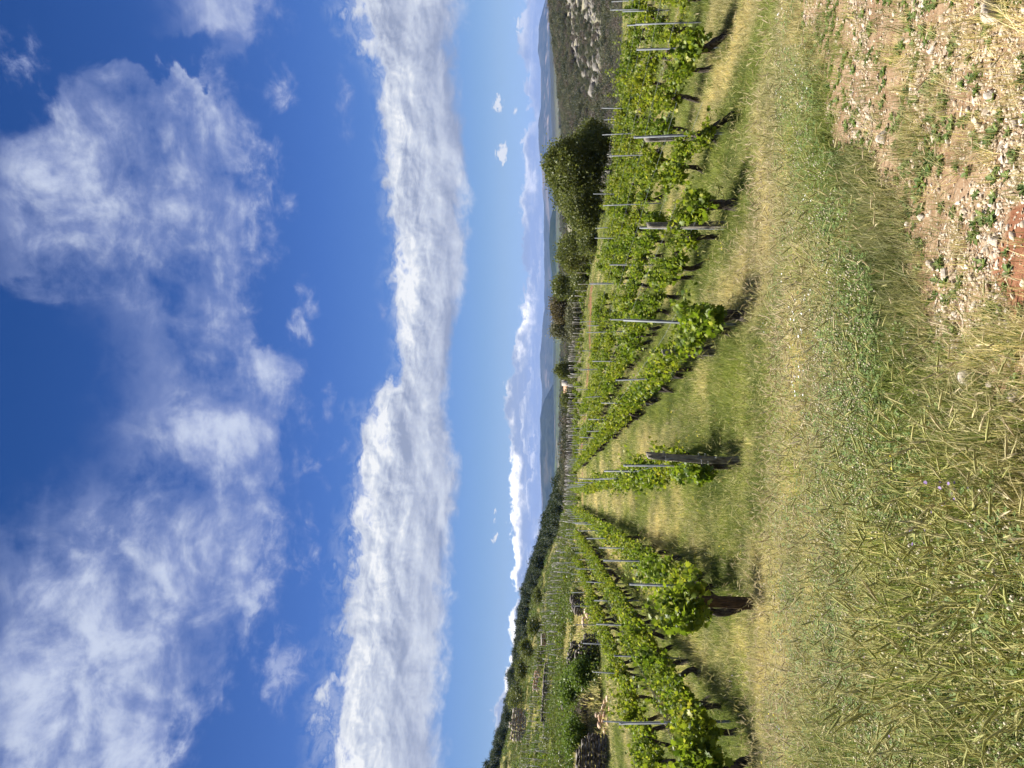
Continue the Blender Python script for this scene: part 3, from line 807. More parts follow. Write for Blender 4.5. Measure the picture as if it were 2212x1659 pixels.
def place_vines():
    spots = []
    for nm, x0, a, b, sp, full, desc in ROWS:
        y = a; k = 0
        while y < b:
            x = x0 + ROWDIR * y + rng.normal(0, .03)
            gap = (not full) and k > 1 and rng.random() < .08
            if not gap and math.hypot(x, y) > 1 and abs(x / y) < .60: spots.append([math.hypot(x, y), x, y, nm, k, full, desc])
            y += sp * rng.uniform(.85, 1.15); k += 1
    spots.sort(key=lambda s: s[0])
    z = H([s[1] for s in spots], [s[2] for s in spots])
    near = spots[:300]; far = spots[300:]
    ang = math.atan(ROWDIR)
    seen = {}
    for i, (d, x, y, nm, k, full, desc) in enumerate(near):
        c = seen.get(nm, 0); seen[nm] = c + 1
        fl = FIRST.get(nm, [])
        if c < len(fl): lab, grp = fl[c], 'grapevines at the row ends'
        elif c < len(fl) + 2: lab, grp = f"leafy grapevine, {('second', 'third')[c - len(fl)]} plant {desc}" if fl else f"leafy grapevine, {('first', 'second')[c]} plant {desc}", 'grapevines near the row ends'
        else: lab, grp = f'leafy green grapevine farther along {desc}', 'grapevines farther along ' + desc
        flip = rng.random() < .5
        e = empty('grapevine', (x, y, float(z[i])), -ang + (math.pi if flip else 0), lab, 'grapevine', grp)
        t = link('trunk', TRK[int(rng.integers(8))], e)
        t.rotation_euler = (0, 0, rng.uniform(-.5, .5) if c > 0 else 0)
        big = full or rng.random() < .3
        fm = (FOL if big else FOLS); f = link('foliage', fm[int(rng.integers(len(fm)))], e)
        s = rng.uniform(.82, 1.16) * (1 if full else rng.uniform(.9, 1.12)); f.scale = (s, s * rng.uniform(.85, 1.05), s * rng.uniform(.78, 1.15))
        f.location.z = .55 * (1 - f.scale.z)
        if nm in SPECIAL and c in SPECIAL[nm]: SPECIAL[nm][c](e, t, f)
    if far:
        b = []; n = len(far); P = np.array([[s[1], s[2], z[300 + i]] for i, s in enumerate(far)])
        src = []
        for i in range(3):
            m = FOLF[i]; src.append(m)
        for i in range(2): src.append(TRK[i])
        rr = np.random.default_rng(3)
        P2 = np.concatenate([P, P]); I = np.concatenate([rr.integers(0, 3, n), rr.integers(3, 5, n)])
        sc = np.concatenate([np.stack([rr.uniform(.9, 1.15, n)] * 3, -1), np.ones((n, 3))])
        scatter('grapevines', P2, np.stack([np.zeros(2 * n), np.zeros(2 * n), -ang + math.pi * rr.integers(0, 2, 2 * n)], -1), sc, I, {}, src,
                'farthest grapevines at the far ends of the rows', 'grapevines')

def _retrunk(t, seed, head, lean, R, arms=2):
    t.data, top = trunk_mesh(seed, head, lean, R, arms); t.rotation_euler = (0, 0, 0); return top
def sp_r1(e, t, f):
    e.rotation_euler.z = 0; _retrunk(t, 501, .52, (-.16, .1), .075); f.data = foliage_mesh(601, 30, 17, .6, .8, .6, .07, .14); f.scale = (1, 1, 1); f.location = (-.06, .05, 0)
def sp_r3(e, t, f):
    e.rotation_euler.z = 0; _retrunk(t, 502, .62, (-.42, .2), .052); f.location = (-.4, .2, .06)
def sp_r4(e, t, f):
    e.rotation_euler.z = 0; _retrunk(t, 503, .55, (-.3, .1), .06); f.data = foliage_mesh(603, 24, 16, .6, .9, .6, .06, .13); f.location = (-.3, .1, 0); f.scale = (1, 1, 1)
def sp_r2(e, t, f):
    e.rotation_euler.z = 0; _retrunk(t, 504, .55, (.03, .05), .085); f.data = foliage_mesh(604, 22, 16, .58, .8, .6, .07, .13); f.scale = (1, 1, 1); f.location = (0, 0, 0)
def sp_l1(e, t, f):
    e.rotation_euler.z = 0; f.data = foliage_mesh(605, 34, 17, .6, 1.0, .62, .07, .14); f.scale = (1, 1, 1); f.location = (.14, -.66, .24)
def sp_m(e, t, f):
    e.rotation_euler.z = 0; f.data = foliage_mesh(606, 22, 15, .5, .75, .5, .06, .12); f.scale = (1, 1, 1); f.location = (-.08, -.1, 0)
def sp_l2(e, t, f):
    e.rotation_euler.z = 0; _retrunk(t, 507, .6, (-.15, -.05), .06); f.data = foliage_mesh(607, 34, 17, .6, .95, .6, .08, .15); f.scale = (1, 1, 1); f.location = (0, 0, 0)
SPECIAL = {'R1': {0: sp_r1}, 'R2': {0: sp_r2}, 'R3': {0: sp_r3}, 'R4': {0: sp_r4}, 'L1': {0: sp_l1}, 'M': {0: sp_m}, 'L2': {0: sp_l2}}

# ------------------------------------------------------------------ posts, stakes and wires
def post_mesh(seed, h, w, mat, lean=(0, 0), taper=.9, split=False, nick=0):
    """rough split timber post: uneven polygon section, cracked, slanted top"""
    r = np.random.default_rng(seed); n = 14; m = 16
    a = np.arange(n) / n * 6.283
    base = 1 + .16 * np.cos(2 * a + r.random() * 6) + .10 * np.cos(3 * a + r.random() * 6) + r.normal(0, .04, n)
    for _ in range(3):
        base[r.integers(n)] *= .62                         # drying cracks along the grain
    t = np.linspace(0, 1, m); V = []
    bow = r.normal(0, .012, 2)
    for i in range(m):
        k = (1 - (1 - taper) * t[i]) * w * .5 * (1 + r.normal(0, .018))
        prof = base * (1 + r.normal(0, .02, n))
        x = np.cos(a) * prof * k; y = np.sin(a) * prof * k * .85
        if nick and .34 < t[i] < .62: x = np.minimum(x, w * .5 * (.62 - .35 * abs(t[i] - .48)))     # rotted flank
        zz = np.full(n, t[i] * (h + .12) - .12)
        if i == m - 1: zz = zz + (np.cos(a) * .018 + r.normal(0, .006, n))
        V.append(np.stack([x + lean[0] * max(0, zz[0]) + bow[0] * math.sin(t[i] * 3), y + lean[1] * max(0, zz[0]) + bow[1] * math.sin(t[i] * 3), zz], -1))
    V = np.concatenate(V)
    q = [[i * n + j, i * n + (j + 1) % n, (i + 1) * n + (j + 1) % n, (i + 1) * n + j] for i in range(m - 1) for j in range(n)]
    return mesh('post', V, [np.array(q), np.array([list(range((m - 1) * n, m * n))])], mat)

def build_posts():
    # (picture X, Y of the foot, height, width, material, lean, label)
    L = [
     (1612, 996, 1.34, .11, 'wood_grey', (.055, .0), 'weathered grey end post wrapped with wire, heading the middle row', 0),
     (1641, 1306, 1.02, .14, 'wood_brown', (.03, 0), 'thick brown end post heading the row left of the middle one', 0),
     (1560, 762, .95, .11, 'wood_grey', (.0, 0), 'dark grey post standing in shade among the vines right of the grass lane', 0),
     (1582, 484, 1.34, .12, 'wood_grey', (-.0, 0), 'grey end post, black with shade, beside a shaggy vine trunk', 0),
     (1562, 288, 1.36, .13, 'wood_grey', (-.055, 0), 'tall pale split end post clearly seen amid the vines', 1),
     (1550, 106, .95, .12, 'wood_brown', (-.05, 0), 'short brown end post under the vine at the right edge', 0),
    ]
    posts = []
    for i, (X, Y, h, w, mt, lean, lab, nick) in enumerate(L):
        p = gpix(X, Y)
        e = empty('end_post', p, 0, lab, 'post', 'wooden end posts of the vine rows'); posts.append(e)
        link('timber', post_mesh(700 + i, h, w, MAT[mt], lean, .88, nick=nick), e)
        nl = Bag()
        for q in range(2):
            V, P = tube([(lean[0] * h * .9 - .02 + .05 * q, -w * .5 - .012, h * (.82 + .05 * q)), (lean[0] * h * .9 - .02 + .05 * q, -w * .2, h * (.82 + .05 * q))], .004, 6); nl.add(V, P)
        link('nail', nl.mesh('nail', MAT['metal']), e)
        if i == 0:
            # fencing wire looped round the post and running down to the ground
            for path, rad in (([(.03, -.075, 1.08), (.045, -.078, .95), (.05, -.085, .7), (.055, -.08, .5), (.06, -.08, .3), (.075, -.09, .02)], .0035),
                              ([(-.045, -.07, .92), (.0, -.078, .8), (.05, -.082, .62), (.068, -.03, .52)], .003)):
                pp = np.array([Vector(a).lerp(Vector(b), t) for a, b in zip(path[:-1], path[1:]) for t in (0, .5)] + [path[-1]])
                V, P = tube(pp, rad, 5); link('wire_strand', mesh('wire_strand', V, P, MAT['metal'], True), e)
            for zc in (.62, .53, 1.1):
                a = np.linspace(0, 2 * math.pi, 17); xc = .055 * zc
                V, P = tube(np.stack([xc + np.cos(a) * .074, np.sin(a) * .068, zc + .02 * np.cos(a)], -1), .003, 5, cap=False)
                link('wire_loop', mesh('wire_loop', V, P, MAT['metal'], True), e)
            V, P = rock(3, 2, (.016, .014, .02), .1, 5); V = V + [.06, -.092, .42]
            link('insulator', mesh('insulator', V, P, MAT['petal_white'], False, {'rnd': np.zeros(len(V))}), e)
        elif i == 1:
            a = np.linspace(0, 2 * math.pi, 17)
            V, P = tube(np.stack([.02 + np.cos(a) * .088, np.sin(a) * .078, .78 + .02 * np.cos(a)], -1), .003, 5, cap=False)
            link('wire_loop', mesh('wire_loop', V, P, MAT['metal'], True), e)
    return posts

def stake_mesh(h, w=.031, d=.025):
    """rolled steel vineyard stake: open U section with hooks along the edges"""
    b = Bag(); t = .004
    prof = np.array([(-w / 2, 0), (w / 2, 0), (w / 2, d), (w / 2 - .012, d), (w / 2 - .012, d - t), (w / 2 - t, d - t), (w / 2 - t, t), (-w / 2 + t, t), (-w / 2 + t, d - t), (-w / 2 + .012, d - t), (-w / 2 + .012, d), (-w / 2, d)])
    n = len(prof)
    V = np.concatenate([np.c_[prof, np.full(n, z)] for z in (-.2, h)])
    b.add(V, [np.array([[j, (j + 1) % n, n + (j + 1) % n, n + j] for j in range(n)]), np.array([[n + j for j in range(n)]])])
    for z in np.arange(.35, h - .02, .12):
        for s in (-1, 1):
            x = s * (w / 2 + .0005)
            b.add([(x, .004, z), (x + s * .012, .006, z + .022), (x, .012, z + .006), (x + s * .002, .012, z + .002)], [np.array([[0, 1, 2], [2, 1, 3]])])
    return b.mesh('stake', MAT['metal'])

def build_stakes():
    S = {h: stake_mesh(h) for h in (1.45, 1.58, 1.7)}; hs = list(S)
    ordn = ['first', 'second', 'third', 'fourth']
    starts = {'L3': 13.4, 'L2': 11.3, 'L1': 12.4, 'M': 11.9, 'R1': 11.2, 'R2': 12.4, 'R3': 13.2, 'R4': 14.0, 'R5': 16.4, 'R6': 19.5, 'R7': 22, 'R8': 25, 'R9': 27.5}
    for nm, x0, a, b, sp, full, desc in ROWS:
        y = starts[nm]; k = 0
        while y < b:
            x = x0 + ROWDIR * y + rng.normal(0, .03)
            if abs(x / y) < .56:
                z = h1(x, y)
                lab = f'{ordn[k]} galvanised steel stake {desc}' if k < 3 else f'galvanised steel stake farther along, {desc}'
                o = link('metal_stake', S[hs[int(rng.integers(3))]], loc=(x, y, z))
                o.rotation_euler = (rng.normal(0, .018), rng.normal(0, .03), rng.normal(0, .35))
                tag(o, lab, 'stake', 'near steel stakes' if k < 3 else 'steel stakes farther along, ' + desc)
                k += 1
            y += rng.uniform(3.8, 5.2) if full else rng.uniform(5.5, 9)
        # two trellis wires along the row
        ys = np.arange(a - .1, min(b, 60), 1.5); xs = x0 + ROWDIR * ys; zs = H(xs, ys, False)
        bg = Bag()
        for hgt in (.62, 1.02):
            V, P = tube(np.stack([xs, ys, zs + hgt + .012 * np.sin(ys * 1.3)], -1), .002, 4, cap=False); bg.add(V, P)
        w = link('trellis_wire', bg.mesh('trellis_wire', MAT['metal']))
        tag(w, f'thin steel trellis wires {desc}', 'wire', 'trellis wires')

# ------------------------------------------------------------------ thin stakes and young vines of the farther plots
def thin_stake(seed, h):
    r = np.random.default_rng(seed)
    t = np.linspace(0, 1, 5); p = np.stack([r.normal(0, .012, 5) + .05 * r.normal() * t, r.normal(0, .012, 5) + .05 * r.normal() * t, t * (h + .1) - .1], -1)
    V, P = tube(p, np.linspace(.036, .03, 5), 5, .2, seed); return mesh('stake', V, P, MAT['stake'])

def young_bush(seed, n=90, R=.42, Hh=.75):
    r = np.random.default_rng(seed); b = Bag()
    p = r.normal(size=(n, 3)); p /= np.linalg.norm(p, axis=1)[:, None]; p *= (r.random(n) ** .5)[:, None]
    p = p * [R, R, Hh * .45] + [0, 0, Hh * .65]
    V, P = stamp(LEAF_S, LEAFP_S, p, rand_frames(n, .5, r), r.uniform(.10, .2, n)); b.add(V, P, rnd=np.repeat(np.clip(r.normal(.45, .2, n), 0, 1), 7))
    V, P = tube([(0, 0, -.05), (.03, .02, .25), (0, 0, .5)], [.035, .03, .025], 5, .2, seed); b.add(V, P, rnd=0)
    return b.mesh('bush', MAT['vine'])

def plot_points():
    """stake positions: the lower plot beyond the red soil and the terraces on the left slope"""
    out = []
    r = np.random.default_rng(21)
    for row in range(11):                                     # lower plot, rows across the view
        y0 = 84 + row * 5.2
        for x in np.arange(-14, 34, 1.25):
            y = y0 + .18 * x + r.normal(0, .2)
            if y > 80 and not (x > 16 and y > 118): out.append((x + r.normal(0, .12), y, 'low'))
    for row in range(12):                                      # left slope, rows following the contour
        y0 = 66 + row * 6.6
        for x in np.arange(-78, -7 - row * .5, 1.0):
            y = y0 + .12 * (x + 8) + r.normal(0, .25)
            if fbm(np.array([x / 9]), np.array([y / 7.]), 55, 2)[0] > .38: out.append((x + r.normal(0, .15), y, 'slope'))
    return [p for p in out if abs(p[0] / p[1]) < .60]

def build_plots():
    pts = plot_points(); pts.sort(key=lambda p: math.hypot(p[0], p[1]))
    z = H([p[0] for p in pts], [p[1] for p in pts]); M = [thin_stake(800 + i, h) for i, h in enumerate((1.2, 1.35, 1.5, 1.6))]
    r = np.random.default_rng(4)
    ids = r.permutation(len(pts)) if False else np.arange(len(pts))
    for i in ids[:300]:
        x, y, w = pts[i]
        o = link('thin_stake', M[int(r.integers(4))], loc=(x, y, float(z[i]))); o.rotation_euler = (r.normal(0, .05), r.normal(0, .05), r.random() * 6)
        if w == 'low': tag(o, 'thin weathered stake in the young plot beyond the red soil', 'stake', 'thin stakes beyond the red soil')
        else: tag(o, 'thin weathered stake on the terraced slope above the stone walls', 'stake', 'thin stakes on the terraced slope')
    rest = ids[300:]; n = len(rest)
    P = np.array([[pts[i][0], pts[i][1], z[i]] for i in rest])
    scatter('thin_stakes', P, np.stack([r.normal(0, .05, n), r.normal(0, .05, n), r.random(n) * 6], -1), np.ones((n, 3)), r.integers(0, 4, n), {}, M,
            'farthest thin stakes, too many to count', 'stakes')
    P = np.array([[p[0] + .15, p[1] + .1, z[i]] for i, p in enumerate(pts)]); keep = r.random(len(P)) < np.where(np.array([p[2] == 'low' for p in pts]), .95, .45); P = P[keep]; n = len(P)
    s = r.uniform(.5, 1.0, n)
    scatter('young_vines', P, np.stack([np.zeros(n), np.zeros(n), r.random(n) * 6.28], -1), np.stack([s, s, s], -1), r.integers(0, 3, n), {}, [young_bush(820 + i) for i in range(3)],
            'young vines growing at the thin stakes of the far plots and terraces', 'young vines')

# ------------------------------------------------------------------ dry stone walls and rubble
def dry_wall(name, pts, hgts, label, mat='wall_stone', depth=.6, stone_h=.2, seed=1, cat='wall', group=None):
    """terrace wall of rough stones in courses along pts, standing on the ground"""
    r = np.random.default_rng(seed); b = Bag()
    pts = np.array(pts, float); seg = np.linalg.norm(np.diff(pts, axis=0), axis=1); cum = np.concatenate([[0], np.cumsum(seg)]); Ltot = cum[-1]
    zc = 0; hmax = max(hgts)
    while zc < hmax:
        ch = stone_h * r.uniform(.75, 1.25); s = -r.random() * .3
        while s < Ltot:
            l = stone_h * r.uniform(.8, 1.9); sm = min(max(s + l / 2, 0), Ltot)
            hh = np.interp(sm, cum, hgts)
            if zc < hh - .03:
                x = np.interp(sm, cum, pts[:, 0]); y = np.interp(sm, cum, pts[:, 1]); k = min(np.searchsorted(cum, sm), len(seg)) - 1; k = max(k, 0)
                d = (pts[k + 1] - pts[k]) / seg[k]; a = math.atan2(d[1], d[0]) + r.normal(0, .08)
                V, P = rock(int(r.integers(1e9)), 2, (l * .54, depth * .5, ch * .58), .16, 9); ti = r.normal(0, .16); V = V @ np.array([[math.cos(ti), 0, -math.sin(ti)], [0, 1, 0], [math.sin(ti), 0, math.cos(ti)]])
                c, s_ = math.cos(a), math.sin(a); R = np.array([[c, -s_, 0], [s_, c, 0], [0, 0, 1]])
                V = V @ R.T + [x + r.normal(0, .03), y + r.normal(0, .05) + zc * .08, h1(x, y - .3) - .08 + zc + ch / 2]
                b.add(V, P, rnd=r.random())
            s += l * .98
        zc += ch * .93
    o = link(name, b.mesh(name, MAT[mat])); return tag(o, label, cat, group)

def rubble(name, Y, r0, n, spread, size, label, seed, mat='warm_stone', lift=0):
    r = np.random.default_rng(seed); b = Bag(); cx, cy, cz = at(Y, r0)
    for i in range(n):
        x = cx + r.normal(0, spread[0]); y = cy + r.normal(0, spread[1]); s = size * r.uniform(.5, 1.3)
        V, P = rock(int(r.integers(1e9)), 2, (s, s * .8, s * .65), .1, 9)
        b.add(V + [x, y, h1(x, y) + s * .3 + lift * max(0, 1 - abs(x - cx) / spread[0] * .6) * r.random()], P, rnd=r.random())
    return tag(link(name, b.mesh(name, MAT[mat])), label, 'stone heap', 'heaps of fallen terrace stones')

# ------------------------------------------------------------------ trees and shrubs
def leafcol(c0, c1, c2): return rampattr([(0, c0), (.55, c1), (1, c2)])
MAT['oak'] = leafy('evergreen_oak_leaf', leafcol((.06, .076, .022), (.12, .138, .038), (.21, .215, .075)), .28, .55, .2)
MAT['olive'] = leafy('olive_green_leaf', leafcol((.06, .075, .02), (.12, .14, .034), (.20, .205, .06)), .28, .5, .3)
MAT['brown'] = leafy('brownish_leaf', leafcol((.075, .06, .032), (.14, .112, .06), (.22, .19, .105)), .22, .6, .2)
MAT['pine'] = leafy('pine_needles', leafcol((.025, .038, .018), (.05, .07, .03), (.09, .11, .05)), .15, .6, .2)
def scrub_col(t):
    c = t.ramp(t.attr('rnd'), [(0, (.055, .062, .038)), (.55, (.105, .112, .07)), (1, (.19, .19, .13))])
    return t.mix(1.0, c, t.ramp(t.n("ShaderNodeObjectInfo").outputs['Random'], [(0, (.5, .55, .5)), (.5, (1, 1, 1)), (1, (1.6, 1.5, 1.45))]), 'MULTIPLY')
MAT['greygreen'] = leafy('grey_green_scrub', scrub_col, .2, .6, .2)
MAT['thorn'] = leafy('dry_thorn_twigs', leafcol((.09, .075, .06), (.16, .135, .11), (.24, .21, .17)), .1, .8, .1)
QUAD = np.array([(-.5, 0, 0), (0, -.32, .08), (.5, 0, -.05), (0, .32, .08)]); QUADP = [np.array([[0, 1, 2, 3]])]

def crown_mesh(lobes, n, leaf, mat, seed, hollow=.55, up=.3):
    """leaf clumps spread through overlapping lobes (cx, cy, cz, rx, ry, rz)"""
    r = np.random.default_rng(seed); lobes = np.array(lobes, float)
    vol = np.prod(lobes[:, 3:], axis=1) ** .67; cnt = (vol / vol.sum() * n / 26).astype(int) + 1
    P_, Rn = [], []
    for lb, c in zip(lobes, cnt):
        d = r.normal(size=(c, 3)); d /= np.linalg.norm(d, axis=1)[:, None]
        rad = hollow + (1 - hollow) * r.random(c) ** .6
        q = lb[:3] + d * rad[:, None] * lb[3:] * (1 + r.normal(0, .13, c))[:, None]
        cs = r.uniform(.6, 1.35, c) * leaf * 1.75
        tone = np.clip(r.normal(.45, .2, c), 0, 1)
        for k in range(c):
            m = 26; P_.append(q[k] + r.normal(0, 1, (m, 3)) * cs[k] * [1, 1, .7]); Rn.append(np.clip(tone[k] + r.normal(0, .16, m), 0, 1))
    pos = np.concatenate(P_); rn = np.concatenate(Rn)
    V, P = stamp(QUAD, QUADP, pos, rand_frames(len(pos), up, r), leaf * r.uniform(.6, 1.4, len(pos)))
    return mesh('crown', V, P, MAT[mat], False, {'rnd': np.repeat(rn, 4)})

def limbs_mesh(h, R, lobes, seed, mat='tree_bark'):
    r = np.random.default_rng(seed); b = Bag()
    p = np.array([(0, 0, -.3), (r.normal(0, .05) * h, r.normal(0, .05) * h, h * .35), (r.normal(0, .04) * h, r.normal(0, .04) * h, h * .72)])
    V, P = tube(p, [R, R * .8, R * .35], 8, .15, seed); b.add(V, P)
    for lb in lobes:
        s = p[1] * .6 + p[2] * .4 if r.random() < .5 else p[1]
        e = np.array(lb[:3]); m = (s + e) / 2 + r.normal(0, .06 * h, 3)
        V, P = tube([s, m, e], [R * .45, R * .3, R * .1], 6, .15, seed); b.add(V, P)
    return b.mesh('trunk', MAT[mat])

def tree(name, Y, r0, Xtop, Yl, Yr, label, mat, n, leaf, seed, group=None, cat='tree', low=.12, nl=9, zb=None, round_=1.0, hollow=.55, up=.3, cz=.52, ch=.40):
    """tree at distance r0 whose crown spans picture columns Yl..Yr and reaches picture row Xtop"""
    x, y, z = at(Y, r0)
    if zb is not None: z = EYE + r0 * tans(zb, Y)[1]
    ztop = EYE + r0 * tans(Xtop, Y)[1]; h = ztop - z
    w = abs(Yr - Yl) / F * r0; cx = (829.5 - (Yl + Yr) / 2) / F * r0 - x
    r = np.random.default_rng(seed); lobes = []
    lobes.append((cx, 0, h * cz, w * .30, w * .30, h * ch * .85))
    for i in range(nl):
        a = i * 2.4 + r.normal(0, .5); q = r.uniform(.35, 1.0)
        k = r.uniform(.13, .29) * round_
        zz = h * (low + .15 + (1 - low - .3) * r.random() ** .8 * (1.05 - .25 * q)) ; zz = min(zz, h * (1 - k * w / h * .5))
        lobes.append((cx + math.cos(a) * q * w * (.5 - k), math.sin(a) * q * w * .3, zz, w * k, w * k, min(w * k * .8, h * .3)))
    lobes.append((cx + r.normal(0, .06) * w, 0, h * .80, w * .24, w * .24, h * .2))
    e = empty(name, (x, y, z), 0, label, cat, group)
    link('crown', crown_mesh(lobes, n, leaf, mat, seed, hollow, up), e)
    link('trunk', limbs_mesh(h, max(.05, .035 * h), lobes[1:6], seed), e)
    return e

def clump(seed, n, R, Hh, leaf, mat, parts=5):
    r = np.random.default_rng(seed); L = [(0, 0, Hh * .5, R * .6, R * .6, Hh * .45)]
    for i in range(parts):
        a = r.random() * 6.28; L.append((math.cos(a) * R * .5, math.sin(a) * R * .5, Hh * r.uniform(.3, .7), R * r.uniform(.3, .5), R * r.uniform(.3, .5), Hh * r.uniform(.2, .36)))
    return crown_mesh(L, n, leaf, mat, seed, .5)

def build_trees():
    g = 'trees at the foot of the vineyard'
    tree('evergreen_oak', 366, 58, 1180, 440, 290, 'tall dark evergreen oak with a domed crown, largest tree behind the vines', 'oak', 46000, .17, 31, g, nl=13, zb=1318)
    tree('evergreen_oak', 290, 60, 1237, 345, 262, 'lower dark oak at the right flank of the largest tree, against the scrub slope', 'oak', 22000, .16, 32, g, zb=1322)
    tree('evergreen_oak', 458, 57, 1222, 515, 410, 'lower dark oak at the left flank of the largest tree', 'oak', 24000, .16, 33, g, zb=1308)
    tree('olive_tree', 545, 76, 1207, 592, 497, 'yellowish green feathery tree left of the dark oaks', 'olive', 22000, .17, 34, g, zb=1296, nl=11)
    tree('brownish_tree', 622, 100, 1196, 655, 592, 'mixed green and grey tree between the feathery tree and the brown tree', 'olive', 13000, .2, 35, g, zb=1262)
    tree('brownish_tree', 668, 103, 1186, 700, 628, 'rusty brown tree with two rounded tops', 'brown', 18000, .2, 36, g, zb=1258, nl=11)
    tree('pine_tree', 712, 105, 1189, 735, 690, 'grey green spiky tree left of the rusty brown one', 'greygreen', 13000, .2, 37, g, zb=1254)
    tree('cypress', 800, 122, 1199, 818, 784, 'small dark tree with a pointed top standing alone behind the vine plot', 'oak', 10000, .2, 38, g, zb=1248, nl=7)
    tree('shrub', 808, 124, 1224, 838, 778, 'low dark shrub at the foot of the small pointed tree', 'oak', 5000, .2, 39, g, cat='shrub', zb=1250, nl=6)
    tree('round_tree', 866, 122, 1214, 888, 846, 'small round dark tree beside the white farm buildings', 'oak', 11000, .2, 40, g, zb=1250, nl=7)
    tree('shrub', 520, 72, 1252, 560, 490, 'low dark shrub at the foot of the feathery tree', 'oak', 9000, .16, 51, g, cat='shrub', zb=1302, nl=8)
    tree('shrub', 590, 92, 1232, 640, 560, 'low olive shrub filling the gap right of the rusty tree', 'olive', 9000, .18, 52, g, cat='shrub', zb=1274, nl=8)
    tree('shrub', 690, 98, 1226, 740, 650, 'low grey scrub in front of the rusty tree', 'greygreen', 9000, .18, 53, g, cat='shrub', zb=1262, nl=8)
    tree('evergreen_oak', 405, 62, 1192, 470, 350, 'broad dark oak crown filling the left shoulder of the largest tree', 'oak', 24000, .17, 54, g, zb=1312, nl=11)
    tree('evergreen_oak', 318, 57, 1262, 372, 268, 'low bushy oak in front of the right flank of the largest tree', 'oak', 14000, .16, 55, g, zb=1322, nl=9)
    # bushes and shrubs on the left terraces
    tree('fig_bush', 1480, 40.5, 1216, 1530, 1437, 'broad leafy green bush overhanging the dark hollow in the terrace wall', 'vine_dark', 13000, .12, 41, 'bushes on the left slope', 'bush', low=.5, zb=1306, nl=12, cz=.74, ch=.24)
    tree('fig_bush', 1452, 39.5, 1235, 1492, 1420, 'leafy green bush drooping on the right part of the dark hollow', 'vine_dark', 6000, .11, 45, 'bushes on the left slope', 'bush', low=.42, zb=1304, nl=9, cz=.7, ch=.26)
    tree('thorn_bush', 1532, 37, 1250, 1556, 1508, 'bare grey thorn bush left of the leafy bush over the hollow', 'thorn', 5000, .1, 42, 'bushes on the left slope', 'bush', low=.0, zb=1308, nl=8)
    tree('shrub', 1592, 36, 1222, 1640, 1550, 'low green shrub on the terrace above the nearest stone wall', 'vine_dark', 6000, .11, 43, 'bushes on the left slope', 'bush', low=.0, zb=1262, nl=8)
    tree('shrub', 1350, 44, 1280, 1380, 1325, 'low green shrub below the rubble gap between the walls', 'vine_dark', 4000, .1, 44, 'bushes on the left slope', 'bush', low=.0, zb=1312, nl=7)
    for i, (Y, r0, Xt, Yl, Yr, zb, lab) in enumerate((
        (1405, 150, 1122, 1425, 1380, 1152, 'dark rounded tree just under the wooded ridge'), (1440, 160, 1116, 1475, 1425, 1142, 'dark green tree on the ridge shoulder with a pale terrace below'),
        (1495, 165, 1097, 1545, 1470, 1130, 'wide dark tree crowning the ridge beside the pale stone terrace'), (1290, 180, 1150, 1310, 1270, 1174, 'dark green hedge-like tree at the upper edge of the right terraces'),
        (1350, 150, 1140, 1372, 1330, 1170, 'green bushy tree above the small stone hut'), (1420, 118, 1163, 1438, 1408, 1182, 'small dark bush among the slope stakes'))):
        tree('slope_tree', Y, r0, Xt, Yl, Yr, lab, 'oak' if i % 2 else 'olive', 4000, .26, 60 + i, 'trees on the left slope', zb=zb, nl=7)

